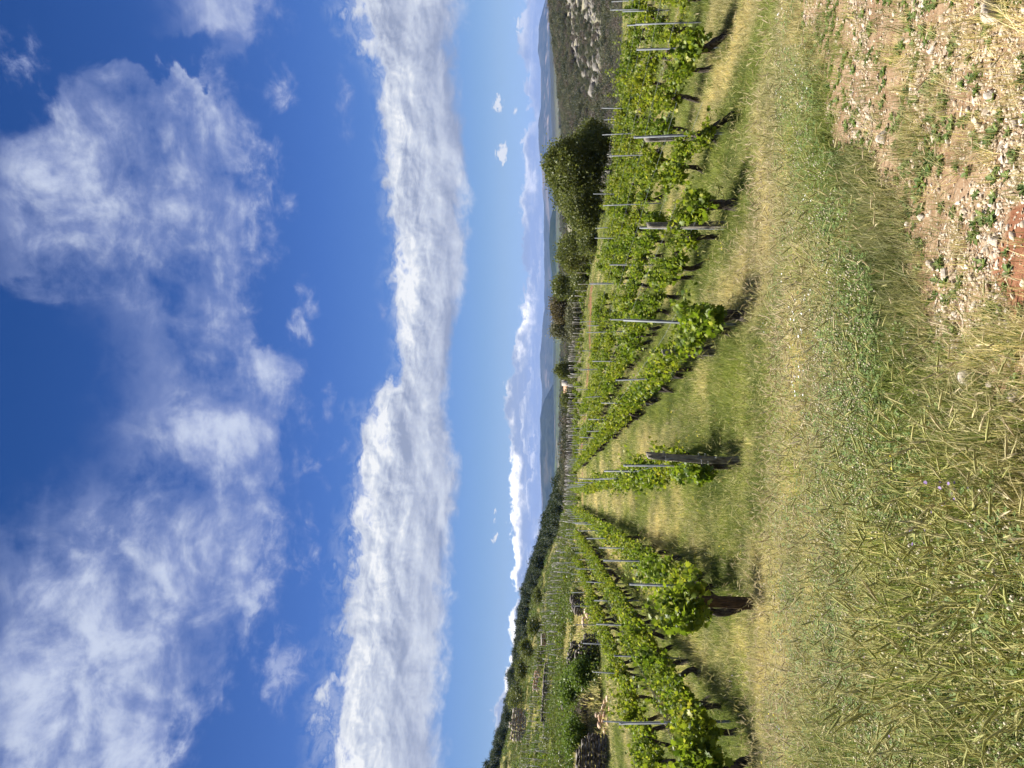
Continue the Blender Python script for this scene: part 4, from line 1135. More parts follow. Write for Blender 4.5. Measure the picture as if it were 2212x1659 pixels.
def build_wood():
    """pine wood on the left ridge and scrub on the right slope"""
    r = np.random.default_rng(50)
    src = []
    for i in range(4):
        R = 1.7; h = 6.0 + i * .4
        L = [(0, 0, h * .62, R, R, h * .28), (.5, .3, h * .82, R * .7, R * .7, h * .16), (-.7, .2, h * .45, R * .7, R * .7, h * .16), (.4, -.6, h * .38, R * .7, R * .7, h * .14)]
        src.append(crown_mesh(L, 1600, .38, 'pine', 900 + i, .55))
    P = []
    n = 5200
    Y = r.uniform(1015, 1750, n); rad = r.uniform(175, 360, n)
    s = (829.5 - Y) / F; x = s * rad; y = rad
    lo = np.interp(Y, [1015, 1060, 1140, 1200, 1300, 1400, 1540, 1659, 1750], [172, 182, 205, 240, 258, 250, 268, 275, 275])
    k = (rad > lo) & (fbm(x / 18, y / 18, 71, 3) > .30)
    x, y = x[k], y[k]; n = len(x); sc = r.uniform(.35, .85, n)
    scatter('pine_wood', np.stack([x, y, H(x, y) - .3], -1), np.stack([r.normal(0, .05, n), r.normal(0, .05, n), r.random(n) * 6.28], -1), np.stack([sc, sc, sc * r.uniform(.7, 1.1, n)], -1), r.integers(0, 4, n), {}, src,
            'dark pine wood covering the ridge on the left', 'wood')
    src = [clump(920 + i, 1500, 1.3, 1.7, .16, m, 5) for i, m in enumerate(('greygreen', 'greygreen', 'thorn', 'greygreen'))]
    n = 24000
    Y = r.uniform(-180, 460, n); rad = np.sqrt(r.uniform(150 ** 2, 520 ** 2, n)); s = (829.5 - Y) / F; x = s * rad; y = rad
    # a stony clearing crosses the slope
    lo_ = np.interp(Y, [-200, 0, 80, 200, 275], [276, 278, 280, 284, 292]); hi_ = np.interp(Y, [-200, 0, 80, 200, 275], [352, 350, 345, 322, 300])
    wob = (fbm(x / 25, y / 25, 78, 3) - .5) * 34
    clear = sstep(-5, 8, rad + wob - lo_) * sstep(-5, 9, hi_ - rad - wob) * (1 - sstep(265, 290, Y))
    f = fbm(x / 14, y / 14, 72, 3)
    k = (f + r.normal(0, .08, n) > .24 + .24 * clear) & (rad > np.interp(Y, [0, 300, 460], [45, 62, 90]))
    x2, y2 = x[k], y[k]; n2 = len(x2); sc = r.uniform(.6, 1.7, n2) * (1 - .45 * clear[k]) * (.35 + .75 * sstep(200, 250, rad[k]))
    # thin scrub on the slopes behind the plots in the middle
    n3 = 9000; Y3 = r.uniform(60, 1060, n3); rad3 = np.exp(r.uniform(math.log(170), math.log(1700), n3)); s3 = (829.5 - Y3) / F
    x3 = s3 * rad3; y3 = rad3; k3 = (fbm(x3 / 45, y3 / 90, 75, 3) > .43) & ((Y3 > 440) | (rad3 > 520)); x3, y3 = x3[k3], y3[k3]
    x2 = np.concatenate([x2, x3]); y2 = np.concatenate([y2, y3]); sc = np.concatenate([sc, r.uniform(.7, 1.7, len(x3)) * (1 + y3 / 1200)]); n2 = len(x2)
    scatter('scrub', np.stack([x2, y2, H(x2, y2) - .15], -1), np.stack([np.zeros(n2), np.zeros(n2), r.random(n2) * 6.28], -1), np.stack([sc, sc, sc * r.uniform(.8, 1.3, n2)], -1), r.integers(0, 4, n2), {}, src,
            'grey green scrub of low bushes covering the rocky slopes', 'scrub')
    src = [mesh('rock', *rock(940 + i, 2, (1, .8, .55), .15, 8), MAT['outcrop'], False, {'rnd': np.full(len(ICO2[0]), .3)}) for i in range(4)]
    kk = (clear > .30) & (r.random(len(Y)) < .7)
    xr, yr = x[kk], y[kk]; n = len(xr); sc = np.exp(r.normal(math.log(.85), .55, n))
    scatter('rocks', np.stack([xr, yr, H(xr, yr)], -1), np.stack([np.zeros(n), np.zeros(n), r.random(n) * 6.28], -1), np.stack([sc, sc, sc], -1), r.integers(0, 4, n), {}, src,
            'pale limestone outcrop strewn down the scrub slope on the right', 'rocks')
    # rough weeds and low plants over the left terraces and around the far plots
    src = [clump(960 + i, 260, .5, .42, .09, m, 3) for i, m in enumerate(('vine_dark', 'olive', 'olive'))] + [tuft(970 + i, 60, .17, .022, .5, .6, .5).mesh('tuft', MAT['grass']) for i in range(3)]
    n = 38000
    Y = r.uniform(990, 1760, n); rad = np.exp(r.uniform(math.log(30), math.log(285), n)); s = (829.5 - Y) / F; x = s * rad; y = rad
    r0 = np.interp(s, T_S, T_R0)
    f = fbm(x / 3, y / 5, 73, 3)
    k = (rad > r0 + .3); x, y, f = x[k], y[k], f[k]; n = len(x)
    idx = np.where((f > .55) & (r.random(n) < .38), r.integers(0, 3, n), r.integers(3, 6, n)); sc = r.uniform(.6, 1.5, n) * (1 + y / 200)
    sc = np.where(idx < 3, sc * .8, sc)
    scatter('undergrowth', np.stack([x, y, H(x, y) - .05], -1), np.stack([np.zeros(n), np.zeros(n), r.random(n) * 6.28], -1), np.stack([sc, sc, sc], -1), idx, {'dry': np.clip(fbm(x / 6, y / 9, 74, 3) * 1.5 - .2, 0, 1), 'tint': r.random(n)}, src,
            'rough weeds and low plants over the left terraces', 'undergrowth')

def build_walls():
    def P(*q): return [at(Y, r)[:2] for Y, r in q]
    g = 'dry stone terrace walls on the left slope'
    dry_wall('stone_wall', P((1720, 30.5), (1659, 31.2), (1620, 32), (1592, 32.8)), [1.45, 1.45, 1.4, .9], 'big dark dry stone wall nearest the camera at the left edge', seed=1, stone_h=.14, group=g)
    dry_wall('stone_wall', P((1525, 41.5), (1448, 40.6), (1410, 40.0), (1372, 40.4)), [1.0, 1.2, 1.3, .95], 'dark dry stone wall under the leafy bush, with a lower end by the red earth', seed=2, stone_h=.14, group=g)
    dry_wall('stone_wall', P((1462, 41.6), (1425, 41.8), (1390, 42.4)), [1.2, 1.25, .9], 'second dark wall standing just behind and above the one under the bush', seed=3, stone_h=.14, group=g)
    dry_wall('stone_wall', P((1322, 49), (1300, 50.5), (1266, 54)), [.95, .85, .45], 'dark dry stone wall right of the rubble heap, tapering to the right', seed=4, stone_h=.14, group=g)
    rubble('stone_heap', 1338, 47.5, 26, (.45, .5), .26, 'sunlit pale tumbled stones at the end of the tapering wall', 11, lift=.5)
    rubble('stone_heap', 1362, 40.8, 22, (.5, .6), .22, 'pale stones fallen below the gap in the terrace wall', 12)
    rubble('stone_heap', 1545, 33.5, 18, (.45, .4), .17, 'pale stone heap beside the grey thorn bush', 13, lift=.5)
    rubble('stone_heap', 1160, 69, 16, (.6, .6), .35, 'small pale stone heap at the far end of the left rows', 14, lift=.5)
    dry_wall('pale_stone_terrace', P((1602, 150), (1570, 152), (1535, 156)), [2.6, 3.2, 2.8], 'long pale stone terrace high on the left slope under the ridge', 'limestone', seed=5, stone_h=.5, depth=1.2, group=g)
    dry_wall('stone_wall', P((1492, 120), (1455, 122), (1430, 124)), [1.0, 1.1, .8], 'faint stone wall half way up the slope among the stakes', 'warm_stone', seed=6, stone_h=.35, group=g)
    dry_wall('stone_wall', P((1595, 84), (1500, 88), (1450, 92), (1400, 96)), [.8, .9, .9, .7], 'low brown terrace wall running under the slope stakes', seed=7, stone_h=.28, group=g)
    # small stone hut
    x, y, z = at(1381, 118); e = empty('stone_hut', (x, y, z), .2, 'tiny stone hut among the stakes on the left slope', 'hut'); e.scale = (.62, .62, .62)
    b = Bag(); r = np.random.default_rng(6)
    for zc in np.arange(0, 1.5, .3):
        for (a0, a1) in (((-1.2, -1), (1.2, -1)), ((1.2, -1), (1.2, 1)), ((1.2, 1), (-1.2, 1)), ((-1.2, 1), (-1.2, -1))):
            for t in np.arange(.08, 1, .17):
                q = np.array(a0) * (1 - t) + np.array(a1) * t
                if a0 == (-1.2, -1) and .4 < t < .65 and zc < 1.1: continue
                V, P_ = rock(int(r.integers(1e9)), 2, (.28, .25, .19), .1, 8); b.add(V + [q[0], q[1], zc + .12], P_, rnd=r.random())
    link('wall', b.mesh('wall', MAT['warm_stone']), e)
    V = np.array([(-1.4, -1.2, 1.5), (1.4, -1.2, 1.5), (1.4, 1.2, 1.75), (-1.4, 1.2, 1.75)]); V = np.concatenate([V, V + [0, 0, .15]])
    link('roof', mesh('roof', V, [np.array([[0, 1, 2, 3], [7, 6, 5, 4], [0, 4, 5, 1], [1, 5, 6, 2], [2, 6, 7, 3], [3, 7, 4, 0]])], MAT['wall_stone'], False, {'rnd': np.zeros(8)}), e)

# ------------------------------------------------------------------ far houses
def house(Y, r0, w, d, h, label, seed, tower=False, name='farmhouse'):
    x, y, z = at(Y, r0); e = empty(name, (x, y, z), random.uniform(-.4, .4), label, 'house', 'pale houses in the valley')
    m, t, b = material('house_plaster'); t.put(b.inputs['Base Color'], t.mix(t.noise(t.n("ShaderNodeTexCoord").outputs['Object'], 1.2, 4), (.40, .36, .30), (.52, .48, .42)))
    mr, t2, b2 = material('roof_tile'); t2.put(b2.inputs['Base Color'], t2.mix(t2.noise(t2.n("ShaderNodeTexCoord").outputs['Object'], 4, 4), (.32, .17, .10), (.45, .28, .18)))
    mw, t3, b3 = material('window_dark'); b3.inputs['Base Color'].default_value = (.05, .055, .06, 1); b3.inputs['Roughness'].default_value = .3
    def box(x0, y0, z0, x1, y1, z1):
        V = np.array([(a, b_, c) for c in (z0, z1) for a, b_ in ((x0, y0), (x1, y0), (x1, y1), (x0, y1))])
        return V, [np.array([[3, 2, 1, 0], [4, 5, 6, 7], [0, 1, 5, 4], [1, 2, 6, 5], [2, 3, 7, 6], [3, 0, 4, 7]])]
    bg = Bag(); bg.add(*box(-w / 2, -d / 2, -2, w / 2, d / 2, h))
    bg.add([(-w / 2, -d / 2, h), (-w / 2, d / 2, h), (-w / 2, 0, h + d * .22), (w / 2, -d / 2, h), (w / 2, d / 2, h), (w / 2, 0, h + d * .22)], [np.array([[0, 1, 2], [5, 4, 3]])])
    if tower: bg.add(*box(w * .2, -d * .52, -2, w * .48, d * .1, h * 1.5))
    link('wall', bg.mesh('wall', m), e)
    o = .35; rf = Bag(); zt = h + d * .22 + .06; ze = h - .12
    for s in (-1, 1):
        V = np.array([(-w / 2 - o, s * (d / 2 + o), ze), (w / 2 + o, s * (d / 2 + o), ze), (w / 2 + o, 0, zt), (-w / 2 - o, 0, zt)]); V = np.concatenate([V, V + [0, 0, .18]])
        rf.add(V, [np.array([[0, 1, 2, 3], [7, 6, 5, 4], [0, 4, 5, 1], [1, 5, 6, 2], [2, 6, 7, 3], [3, 7, 4, 0]])])
    link('roof', rf.mesh('roof', mr), e)
    k = max(2, int(w / 3.2))
    for i in range(k):
        xc = -w / 2 + w * (i + .5) / k
        V, P = box(xc - .5, -d / 2 - .04, h * .45, xc + .5, -d / 2 + .1, h * .45 + 1.3); link('window', mesh('window', V, P, mw), e)
    return e

def build_far():
    house(838, 205, 4.2, 4, 3.2, 'white farm building with a small tower, right one beside the small round tree', 1, True)
    house(852, 208, 3.4, 3.5, 2.4, 'lower white farm building touching the small round tree', 2)
    house(897, 260, 4.0, 4, 2.6, 'pale orange-roofed house left of the small round tree', 3)
    house(916, 240, 1.8, 1.6, 1.8, 'tiny white shed at the top of the vine plot', 4, name='shed')
    house(972, 420, 7, 5, 3.4, 'pale house far below the wooded ridge', 5)
    # distant mountains: relief strips with depth, nearest last
    def ridge(name, pts, r0, depth, base, seed, mat, rough, label):
        pts = sorted(pts); Ys = np.linspace(pts[0][0], pts[-1][0], 420); Xs = np.interp(Ys, [p[0] for p in pts], [p[1] for p in pts])
        Xs = Xs + (fbm(Ys / 22, Ys * 0 + seed, seed, 5) - .5) * rough
        m = 44; V = []
        for i in range(m):
            t = i / (m - 1); u = t / .6 if t < .6 else 1 - (t - .6) / .4
            rr = r0 + depth * t; s = (829.5 - Ys) / F
            ztop = np.array([EYE + (r0 + depth * .6) * tans(X, 0)[1] for X in Xs])
            zb = base; f = fbm(s * r0 / (depth * .22), np.full_like(s, rr / (depth * .3)), seed + 5, 5) - .5
            prof = u ** 1.25
            z = zb + (ztop - zb) * prof + f * (ztop - zb) * 1.0 * (u * (1 - u) * 2.4)
            V.append(np.stack([s * (r0 + depth * .6) * (1 + 0 * rr) * rr / (r0 + depth * .6), np.full_like(s, rr), z], -1))
        n = len(Ys); V = np.concatenate(V)
        q = [[i * n + j, i * n + j + 1, (i + 1) * n + j + 1, (i + 1) * n + j] for i in range(m - 1) for j in range(n - 1)]
        tag(link(name, mesh(name, V, [np.array(q)], mat, True)), label, 'mountain', kind='structure')
    def mm(name, c0, c1, c2, sc, cliff=False):
        m, t, b = material(name); g = t.n("ShaderNodeNewGeometry"); p = g.outputs['Position']
        n1 = t.noise(p, sc, 6, .65); n2 = t.noise(t.vm('MULTIPLY', p, (1, 1, 3.2)), sc * .22, 5, .6)
        c = t.mix(t.mr(n1, .35, .65), c0, c1)
        pale = t.mr(n2, .55, .66)
        if cliff:
            z = t.sep(p)[2]; x = t.sep(p)[0]
            band = t.m('MULTIPLY', t.mr(t.m('ADD', z, t.m('MULTIPLY', n2, 60)), 48, 66), t.mr(t.m('ADD', z, t.m('MULTIPLY', n2, 60)), 128, 100))
            pale = t.m('MAXIMUM', t.m('MULTIPLY', pale, .45), t.m('MULTIPLY', t.m('MULTIPLY', band, t.mr(t.noise(t.vm('MULTIPLY', p, (.0045, .0045, .009)), 1.0, 6, .65), .50, .66)), t.mr(x, 1800, 3000)))
        c = t.mix(pale, c, c2)
        t.put(b.inputs['Base Color'], c); b.inputs['Specular IOR Level'].default_value = 0; b.inputs['Roughness'].default_value = 1; return m
    far = [(-300, 1178), (0, 1177), (60, 1163), (110, 1161), (149, 1168), (231, 1168), (274, 1162), (317, 1163), (380, 1170), (463, 1175), (538, 1175), (670, 1175), (720, 1170), (770, 1166), (820, 1168), (855, 1171), (902, 1166), (985, 1165), (1030, 1167), (1070, 1169), (1100, 1171), (1300, 1178), (1900, 1182)]
    ridge('mountains', far, 8200, 3000, -60, 3, mm('far_mountain', (.028, .034, .024), (.05, .055, .042), (.2, .165, .14), .006, True), 3.5, 'distant blue mountain range along the whole horizon')
    near = [(820, 1201), (845, 1186), (862, 1176), (880, 1171), (905, 1167), (940, 1170), (985, 1166.5), (1030, 1168), (1090, 1172), (1200, 1178), (1400, 1190), (1500, 1202)]
    ridge('near_mountain', near, 5600, 1500, -50, 8, mm('near_mountain', (.018, .024, .015), (.032, .038, .024), (.05, .05, .036), .01), 2.5, 'darker blue mountain in front of the range, above the open lane')
    low = [(430, 1204), (455, 1194), (480, 1188), (520, 1186), (560, 1188), (600, 1193), (640, 1201)]
    ridge('wooded_hill', low, 3600, 900, -45, 12, mm('wooded_hill', (.016, .024, .013), (.028, .036, .02), (.045, .05, .03), .015), 2, 'dark blue wooded hill seen just left of the oak crown')

# ------------------------------------------------------------------ sky, sun, camera, air
SUN_AZ, SUN_EL = math.radians(-52), math.radians(57)

def build_sky():
    w = bpy.data.worlds.new("World"); SC.world = w; w.use_nodes = True
    nt = w.node_tree; t = NT(nt); bg = nt.nodes["Background"]
    sky = t.n("ShaderNodeTexSky", sky_type='NISHITA', sun_disc=False)
    sky.sun_elevation = SUN_EL; sky.sun_rotation = SUN_AZ % (2 * math.pi); sky.altitude = 200; sky.air_density = 1.0; sky.dust_density = .6; sky.ozone_density = 2.2
    d = t.n("ShaderNodeTexCoord").outputs['Generated']
    x, y, z = t.sep(d)
    az = t.m('MULTIPLY', t.m('ARCTAN2', x, y), 180 / math.pi)
    el = t.m('MULTIPLY', t.m('ARCSINE', z), 180 / math.pi)
    ae = t.xyz(az, el, 0.0)
    # deep, slightly violet blue overhead, pale at the horizon
    base = t.mix(1.0, sky.outputs[0], t.ramp(t.mr(el, 0, 40, 0, 1, False), SKYTINT), 'MULTIPLY')
    even = t.mr(az, -32, 32, .80 * SKYGAIN / 10, 1.18 * SKYGAIN / 10, False); base = t.mix(1.0, base, t.xyz(even, even, even), 'MULTIPLY')
    def AE(X, Y): return azel(X, Y)
    def blob(X, Y, rX, rY, st, rot=0):
        a, e = AE(X, Y); k = 1 / (F * (1 + ((X - 1106) / F) ** 2)) * 57.3
        mp = t.n("ShaderNodeMapping", vector_type='TEXTURE'); t.put(mp.inputs[0], ae)
        mp.inputs['Location'].default_value = (a, e, 0); mp.inputs['Rotation'].default_value = (0, 0, math.radians(rot)); mp.inputs['Scale'].default_value = (rY * 57.3 / F, rX * k, 1)
        gd = t.n("ShaderNodeTexGradient", gradient_type='SPHERICAL'); t.L.new(mp.outputs[0], gd.inputs[0])
        return gd.outputs['Fac'], st
    def blobs(L):
        s = 0.0
        for q in L:
            f, st = blob(*q); s = t.m('MULTIPLY_ADD', f, st, s)
        return s
    # ---- high broken sheet, projected on a flat layer
    pz = t.m('ADD', z, .12)
    pl = t.xyz(t.m('DIVIDE', x, pz), t.m('DIVIDE', y, pz), 0.0)
    warp = t.n("ShaderNodeTexNoise"); t.put(warp.inputs[0], pl); warp.inputs['Scale'].default_value = 2.4; warp.inputs['Detail'].default_value = 3
    plw = t.vm('ADD', pl, t.vm('SCALE', t.vm('SUBTRACT', warp.outputs[1], (.5, .5, .5)), scale=.35))
    fine = t.noise(plw, 5.0, 9, .60)
    mp = t.n("ShaderNodeMapping"); t.put(mp.inputs[0], plw); mp.inputs['Rotation'].default_value = (0, 0, .5); mp.inputs['Scale'].default_value = (3.0, 9.0, 1)
    streak = t.noise(mp.outputs[0], 1.5, 6, .58)
    big = t.noise(pl, 1.7, 4, .5)
    bl = blobs(HIGH); pos = blobs(LONE)
    fw = t.n("ShaderNodeTexNoise"); t.put(fw.inputs[0], t.vm('MULTIPLY', ae, (.20, .24, 0))); fw.inputs['Scale'].default_value = 1.0; fw.inputs['Detail'].default_value = 8; fw.inputs['Roughness'].default_value = .56; fw.inputs['Distortion'].default_value = .35
    fl = fw.outputs[0]; fc = t.sep(fw.outputs[1])
    fl2 = t.noise(t.vm('MULTIPLY', ae, (.55, .75, 0)), 1.0, 8, .62, .35)
    azw = t.m('ADD', az, t.m('MULTIPLY_ADD', fc[1], 11.0, -5.5))
    ht = t.curve(azw, [AE(X, Y) for X, Y in SHEET_TOP], -40, 40); hb = t.curve(azw, [AE(X, Y) for X, Y in SHEET_BOT], -40, 40)
    ew = t.m('ADD', t.m('MULTIPLY_ADD', fine, 3.0, -1.5), t.m('MULTIPLY_ADD', fl2, 5.0, -2.5))
    ele = t.m('ADD', el, t.m('ADD', ew, t.m('MULTIPLY_ADD', fl, 6.0, -3.0)))
    inside = t.m('MULTIPLY', t.mr(t.m('SUBTRACT', ht, ele), -2.4, 4.0), t.mr(t.m('SUBTRACT', ele, hb), -1.0, 2.0))
    tex = t.m('ADD', t.m('MULTIPLY_ADD', fl, 2.2, -1.1), t.m('MULTIPLY_ADD', streak, .55, -.27))
    tex = t.m('ADD', tex, t.m('MULTIPLY_ADD', fl2, .9, -.45))
    flb = t.noise(t.vm('ADD', t.vm('MULTIPLY', ae, (.20, .24, 0)), (-.13, .13, 0)), 1.0, 5, .58, .5)
    emb = t.m('SUBTRACT', fl, flb)
    dn = t.m('MULTIPLY', inside, t.m('ADD', t.m('MULTIPLY_ADD', tex, .78, .56), bl))
    ln = t.m('MULTIPLY', t.mr(t.m('ADD', pos, t.m('ADD', t.m('MULTIPLY_ADD', fl2, 2.0, -1.0), t.m('MULTIPLY_ADD', fl, 1.2, -.6))), .18, 1.0), t.mr(pos, .02, .25))
    dn = t.m('MAXIMUM', dn, t.m('MULTIPLY', ln, .85))
    op = t.m('MULTIPLY', t.mr(dn, -.02, 1.2, 0, 1), .92)
    hc = t.mix(t.mr(t.m('MULTIPLY_ADD', emb, 1.6, dn), .45, 1.35), (.33, .40, .67), (.64, .71, .87))
    # ---- long cumulus bank
    nz = t.noise(t.vm('MULTIPLY', ae, (.16, .34, 0)), 1.0, 8, .58, .3)
    nf = t.noise(t.vm('MULTIPLY', ae, (.7, .95, 0)), 1.0, 7, .6, .5)
    top = t.curve(az, [AE(X, Y) for X, Y in BANK_TOP], -40, 40); bot = t.curve(az, [AE(X, Y) for X, Y in BANK_BOT], -40, 40)
    v = t.m('DIVIDE', t.m('SUBTRACT', el, bot), t.m('SUBTRACT', top, bot))
    edge = t.m('ADD', t.m('MULTIPLY_ADD', nz, 1.1, -.55), t.m('MULTIPLY_ADD', nf, .55, -.27))
    vt = t.m('ADD', v, edge)
    body = t.m('MULTIPLY', t.mr(vt, 1.08, .88), t.mr(t.m('ADD', v, t.m('MULTIPLY', edge, .5)), -.08, .14))
    wisp = t.m('MULTIPLY', t.mr(vt, 1.32, 1.02), .35); wisp = t.m('MULTIPLY', wisp, t.mr(nf, .40, .68)); wisp = t.m('MULTIPLY', wisp, t.mr(v, -.05, .1))
    body = t.m('MAXIMUM', body, wisp)
    st1 = t.noise(t.vm('MULTIPLY', ae, (.035, .75, 0)), 1.0, 4, .5, .25)
    st2 = t.noise(t.vm('ADD', t.vm('MULTIPLY', ae, (.13, .6, 0)), t.vm('SCALE', t.xyz(nz, nf, 0.), scale=.6)), .8, 5, .5)
    lit = t.m('ADD', t.m('MULTIPLY', t.mr(vt, .50, .95), .42), t.m('MULTIPLY_ADD', st2, 1.5, -.68))
    lit = t.m('ADD', lit, t.m('MULTIPLY_ADD', st1, .75, -.32))
    lit = t.m('ADD', lit, t.m('MULTIPLY_ADD', t.mr(az, 25, -32), .18, 0.))
    nzb = t.noise(t.vm('ADD', t.vm('MULTIPLY', ae, (.16, .34, 0)), (-.10, .16, 0)), 1.0, 8, .58, .3)
    nfb = t.noise(t.vm('ADD', t.vm('MULTIPLY', ae, (.7, .95, 0)), (-.12, .16, 0)), 1.0, 7, .6, .5)
    lit = t.m('ADD', lit, t.m('MULTIPLY', t.m('SUBTRACT', nz, nzb), 2.3))
    lit = t.m('ADD', lit, t.m('MULTIPLY', t.m('MULTIPLY', t.m('SUBTRACT', nf, nfb), 1.3), t.mr(v, .1, .8, .35, 1)))
    lit = t.m('ADD', lit, .17)
    bc = t.ramp(lit, [(0, (.33, .38, .52)), (.3, (.47, .52, .65)), (.6, (.63, .68, .78)), (.85, (.80, .83, .88)), (1, (.95, .96, .97))])
    # ---- low distant cumulus over the mountains
    cz = t.noise(t.vm('MULTIPLY', ae, (.6, .8, 0)), 1.0, 7, .6, .4)
    cz2 = t.noise(t.vm('MULTIPLY', ae, (.22, 1.9, 0)), 1.0, 6, .6, .3)
    ctop = t.curve(az, [AE(X, Y) for X, Y in LOW_TOP], -40, 40)
    e2 = t.m('ADD', t.m('SUBTRACT', ctop, el), t.m('ADD', t.m('MULTIPLY_ADD', cz, 1.9, -.8), t.m('MULTIPLY_ADD', t.noise(t.vm('MULTIPLY', ae, (1.7, 2.2, 0)), 1.0, 6, .62), 1.0, -.45)))     # degrees below the top edge
    low = t.mr(e2, -.08, .2)
    cl = t.noise(t.vm('ADD', t.vm('MULTIPLY', ae, (.11, .3, 0)), (3.1, 7.7, 0)), 1.0, 4, .55)
    rim = t.m('MULTIPLY', t.mr(e2, t.m('MULTIPLY_ADD', t.mr(cl, .36, .66), 1.9, .22), .06), t.m('MULTIPLY', t.mr(az, 22, 2, .5, 1.0), t.mr(cl, .33, .56, .12, 1.0)))
    cz3 = t.noise(t.vm('MULTIPLY', ae, (.32, .75, 3.0)), 1.0, 6, .58, .3)
    e3 = t.m('SUBTRACT', e2, t.m('MULTIPLY_ADD', cz3, 7.0, -2.2))
    rim2 = t.m('MULTIPLY', t.m('MULTIPLY', t.mr(e3, -.12, .08), t.mr(e3, 1.2, .1)), t.mr(cz2, .40, .62))
    lb = t.m('ADD', t.m('MULTIPLY', rim, t.mr(cz, .26, .44)), t.m('MULTIPLY', t.mr(cz2, .5, .72), .3))
    lb = t.m('MAXIMUM', lb, t.m('MULTIPLY', rim2, t.mr(az, 14, -14, .42, .62)))
    lc = t.ramp(lb, [(0, (.36, .44, .62)), (.35, (.52, .58, .71)), (.65, (.95, .95, .98)), (1, (1.7, 1.66, 1.6))])
    low = t.m('MULTIPLY', low, t.mr(el, -.4, .9, .72, .96))
    pf = blobs(PUFFS); pn = t.m('ADD', pf, t.m('MULTIPLY_ADD', t.noise(t.vm('MULTIPLY', ae, (1.6, 2.8, 0)), 1.0, 7, .65, .6), 2.6, -1.4)); pn = t.m('MULTIPLY', t.mr(pn, .18, .5), t.mr(pf, .01, .15))
    c = t.mix(op, base, tuple(0 for _ in range(3)))
    def over(f, a, col, mul=None):
        cc = t.mix(1.0, col, (SKYGAIN,) * 3, 'MULTIPLY'); return t.mix(f, a, cc)
    c = over(op, base, hc)
    c = over(t.m('MULTIPLY', body, .97), c, bc)
    c = over(low, c, lc)
    c = over(t.m('MULTIPLY', pn, .9), c, t.mix(pn, (.62, .68, .78), (.85, .86, .88)))
    t.L.new(c, bg.inputs[0]); bg.inputs[1].default_value = SKYSTR
    w.cycles.sampling_method = 'MANUAL'; w.cycles.sample_map_resolution = 512

SKYSTR = .05
EXPO = 1.5
SKYGAIN = 1.0 / (SKYSTR * 2 ** EXPO)      # keeps the sky itself as bright as photographed
SKYTINT = [(0, (.6, .9, 1.6)), (.03, (.6, .84, 1.5)), (.086, (.61, .755, 1.12)), (.125, (.54, .69, 1.02)), (.415, (.31, .50, .93)), (.65, (.2, .39, .78)), (.90, (.118, .305, .65)), (1, (.11, .29, .62))]
HIGH = [(100, 400, 170, 180, .3, 0), (250, 430, 200, 160, .1, 0), (460, 380, 110, 160, .15, 0), (470, 920, 130, 110, .75, 0), (560, 790, 70, 90, .3, 0), (500, 1130, 120, 140, .35, 0),
        (300, 1300, 200, 160, .3, 0), (150, 1420, 190, 150, .35, 0), (60, 1600, 280, 260, .42, 0), (230, 1480, 300, 320, .08, 0), (330, 1590, 120, 130, .25, 0), (560, 1250, 80, 120, .25, 0), (80, 1270, 140, 120, .2, 0),
        (400, 1050, 110, 90, -.4, 0), (430, 745, 100, 90, -.35, 0), (330, 650, 130, 110, -.12, 0), (30, 560, 90, 90, -.2, 0), (350, 330, 130, 80, -.12, 0), (480, 55, 120, 90, .4, 0), (20, 1330, 80, 60, -.2, 0)]
LONE = [(611, 1440, 75, 125, 1.1, 0), (650, 1200, 60, 110, .75, 0), (655, 690, 50, 150, .85, 0), (603, 195, 60, 100, .75, 0), (742, 225, 38, 100, .7, 0), (625, 440, 50, 70, .5, 0), (690, 1010, 55, 90, .55, 0),
        (712, 865, 55, 70, .5, 0), (825, 680, 40, 90, .5, 0), (40, 130, 140, 120, .5, 0), (740, 1330, 30, 60, .3, 0), (755, 960, 40, 40, .4, 0), (480, 480, 30, 30, .1, 0), (655, 960, 50, 90, .4, 0)]
SHEET_TOP = [(300, -400), (320, -100), (330, 0), (360, 70), (470, 120), (420, 150), (230, 180), (60, 220), (-40, 260), (-100, 300), (-100, 560), (-20, 600), (120, 640), (210, 700), (240, 780), (230, 880), (180, 980), (110, 1070), (20, 1150), (-80, 1220), (-120, 1400), (-120, 2000)]
SHEET_BOT = [(640, -400), (630, -50), (622, 0), (610, 70), (560, 120), (530, 150), (520, 190), (540, 240), (570, 300), (580, 400), (590, 500), (560, 600), (560, 680), (640, 740), (668, 800), (655, 900), (655, 980), (635, 1080), (630, 1180), (612, 1290), (570, 1400), (490, 1500), (420, 1600), (400, 1659), (390, 2000)]
BANK_TOP = [(745, -400), (750, -100), (775, 60), (805, 180), (840, 330), (850, 480), (850, 600), (868, 720), (862, 800), (800, 880), (785, 1000), (778, 1120), (762, 1240), (742, 1360), (725, 1520), (712, 1659), (705, 2000)]
BANK_BOT = [(1010, -400), (1003, -50), (1000, 60), (978, 140), (985, 220), (1004, 320), (1008, 420), (1004, 560), (990, 680), (972, 780), (966, 880), (978, 960), (982, 1060), (974, 1200), (966, 1350), (956, 1500), (946, 1659), (935, 2000)]
LOW_TOP = [(1140, -400), (1134, 0), (1128, 70), (1131, 120), (1149, 160), (1150, 260), (1138, 320), (1146, 380), (1128, 450), (1131, 520), (1139, 570), (1128, 680), (1118, 740), (1112, 800), (1096, 870), (1104, 920), (1109, 980), (1107, 1060), (1105, 1140), (1117, 1200), (1113, 1240), (1122, 1290), (1102, 1345), (1108, 1400), (1096, 1470), (1082, 1520), (1068, 1552), (1078, 1590), (1100, 1640), (1120, 1800)]
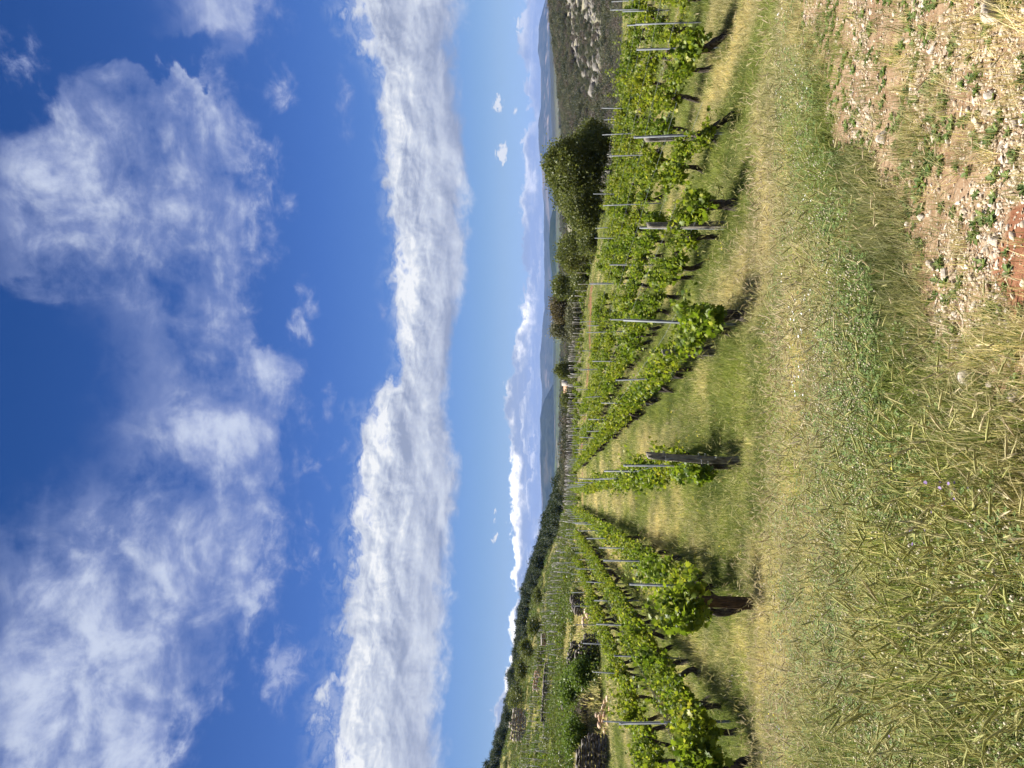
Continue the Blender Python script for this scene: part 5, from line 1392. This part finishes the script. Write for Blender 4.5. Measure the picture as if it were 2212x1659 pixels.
PUFFS = [(1076, 225, 16, 24, .9, 0), (1086, 330, 18, 30, 1.1, 0), (1112, 240, 8, 34, .45, 0), (1071, 1163, 13, 22, .7, 0), (1068, 1110, 8, 30, .35, 0), (1120, 60, 12, 60, .5, 0)]

def build_light_camera():
    s = bpy.data.lights.new('sun', 'SUN'); s.energy = SUNSTR; s.angle = math.radians(.5); s.color = (1, .95, .87)
    o = bpy.data.objects.new('sun', s); COL.objects.link(o)
    dirv = Vector((math.sin(SUN_AZ) * math.cos(SUN_EL), math.cos(SUN_AZ) * math.cos(SUN_EL), math.sin(SUN_EL)))
    o.rotation_euler = dirv.to_track_quat('Z', 'Y').to_euler(); o.location = dirv * 60
    cam = bpy.data.cameras.new('camera'); co = bpy.data.objects.new('camera', cam); COL.objects.link(co); SC.camera = co
    cam.sensor_fit = 'HORIZONTAL'; cam.sensor_width = 36; cam.lens = 36 * F / 2212; cam.clip_start = .05; cam.clip_end = 60000
    fwd = Vector((0, CP, SP)); up = Vector((0, -SP, CP)); right = Vector((1, 0, 0))
    M = Matrix((( -up.x, right.x, -fwd.x), (-up.y, right.y, -fwd.y), (-up.z, right.z, -fwd.z))).to_4x4()
    M.translation = (0, 0, EYE); co.matrix_world = M

def build_haze():
    V = np.array([(a, b, c) for c in (HZ0, HZ1) for a, b in ((-12000, -1500), (12000, -1500), (12000, 11800), (-12000, 11800))], float)
    m = bpy.data.materials.new('haze'); m.use_nodes = True; nt = m.node_tree
    nt.nodes.remove(nt.nodes['Principled BSDF'])
    v = nt.nodes.new('ShaderNodeVolumePrincipled'); v.inputs['Color'].default_value = HAZECOL; v.inputs['Density'].default_value = HAZED; v.inputs['Anisotropy'].default_value = .0
    nt.links.new(v.outputs[0], nt.nodes['Material Output'].inputs['Volume'])
    m.cycles.homogeneous_volume = True if hasattr(m.cycles, 'homogeneous_volume') else None
    o = link('haze', mesh('haze', V, [np.array([[3, 2, 1, 0], [4, 5, 6, 7], [0, 1, 5, 4], [1, 2, 6, 5], [2, 3, 7, 6], [3, 0, 4, 7]])], m))
    tag(o, 'pale blue air haze over the valley', 'haze', kind='stuff')
HZ0, HZ1, HAZED, HAZECOL = -320.0, 300.0, .27 / 9000, (.20, .40, 1.0, 1)
SUNSTR = 5.0

ALL = ['ground', 'grass', 'gravel', 'vines', 'posts', 'stakes', 'plots', 'walls', 'trees', 'wood', 'far', 'haze']
import os
ON = ALL
def run():
    build_sky(); build_light_camera()
    if 'ground' in ON: build_ground()
    if 'grass' in ON: build_grass()
    if 'gravel' in ON: build_gravel()
    if 'vines' in ON: place_vines()
    if 'posts' in ON: build_posts()
    if 'stakes' in ON: build_stakes()
    if 'plots' in ON: build_plots()
    if 'walls' in ON: build_walls()
    if 'trees' in ON: build_trees()
    if 'wood' in ON: build_wood()
    if 'far' in ON: build_far()
    if 'haze' in ON: build_haze()
    v = SC.view_settings; v.view_transform = 'Standard'; v.look = 'None'; v.exposure = EXPO; v.gamma = 1.0
    c = SC.cycles; c.max_bounces = 6; c.diffuse_bounces = 3; c.glossy_bounces = 2; c.transmission_bounces = 4; c.transparent_max_bounces = 4; c.volume_bounces = 0
    c.use_adaptive_sampling = True; c.adaptive_threshold = .02; c.caustics_reflective = False; c.caustics_refractive = False; c.sample_clamp_indirect = 6
    c.use_denoising = True
run()
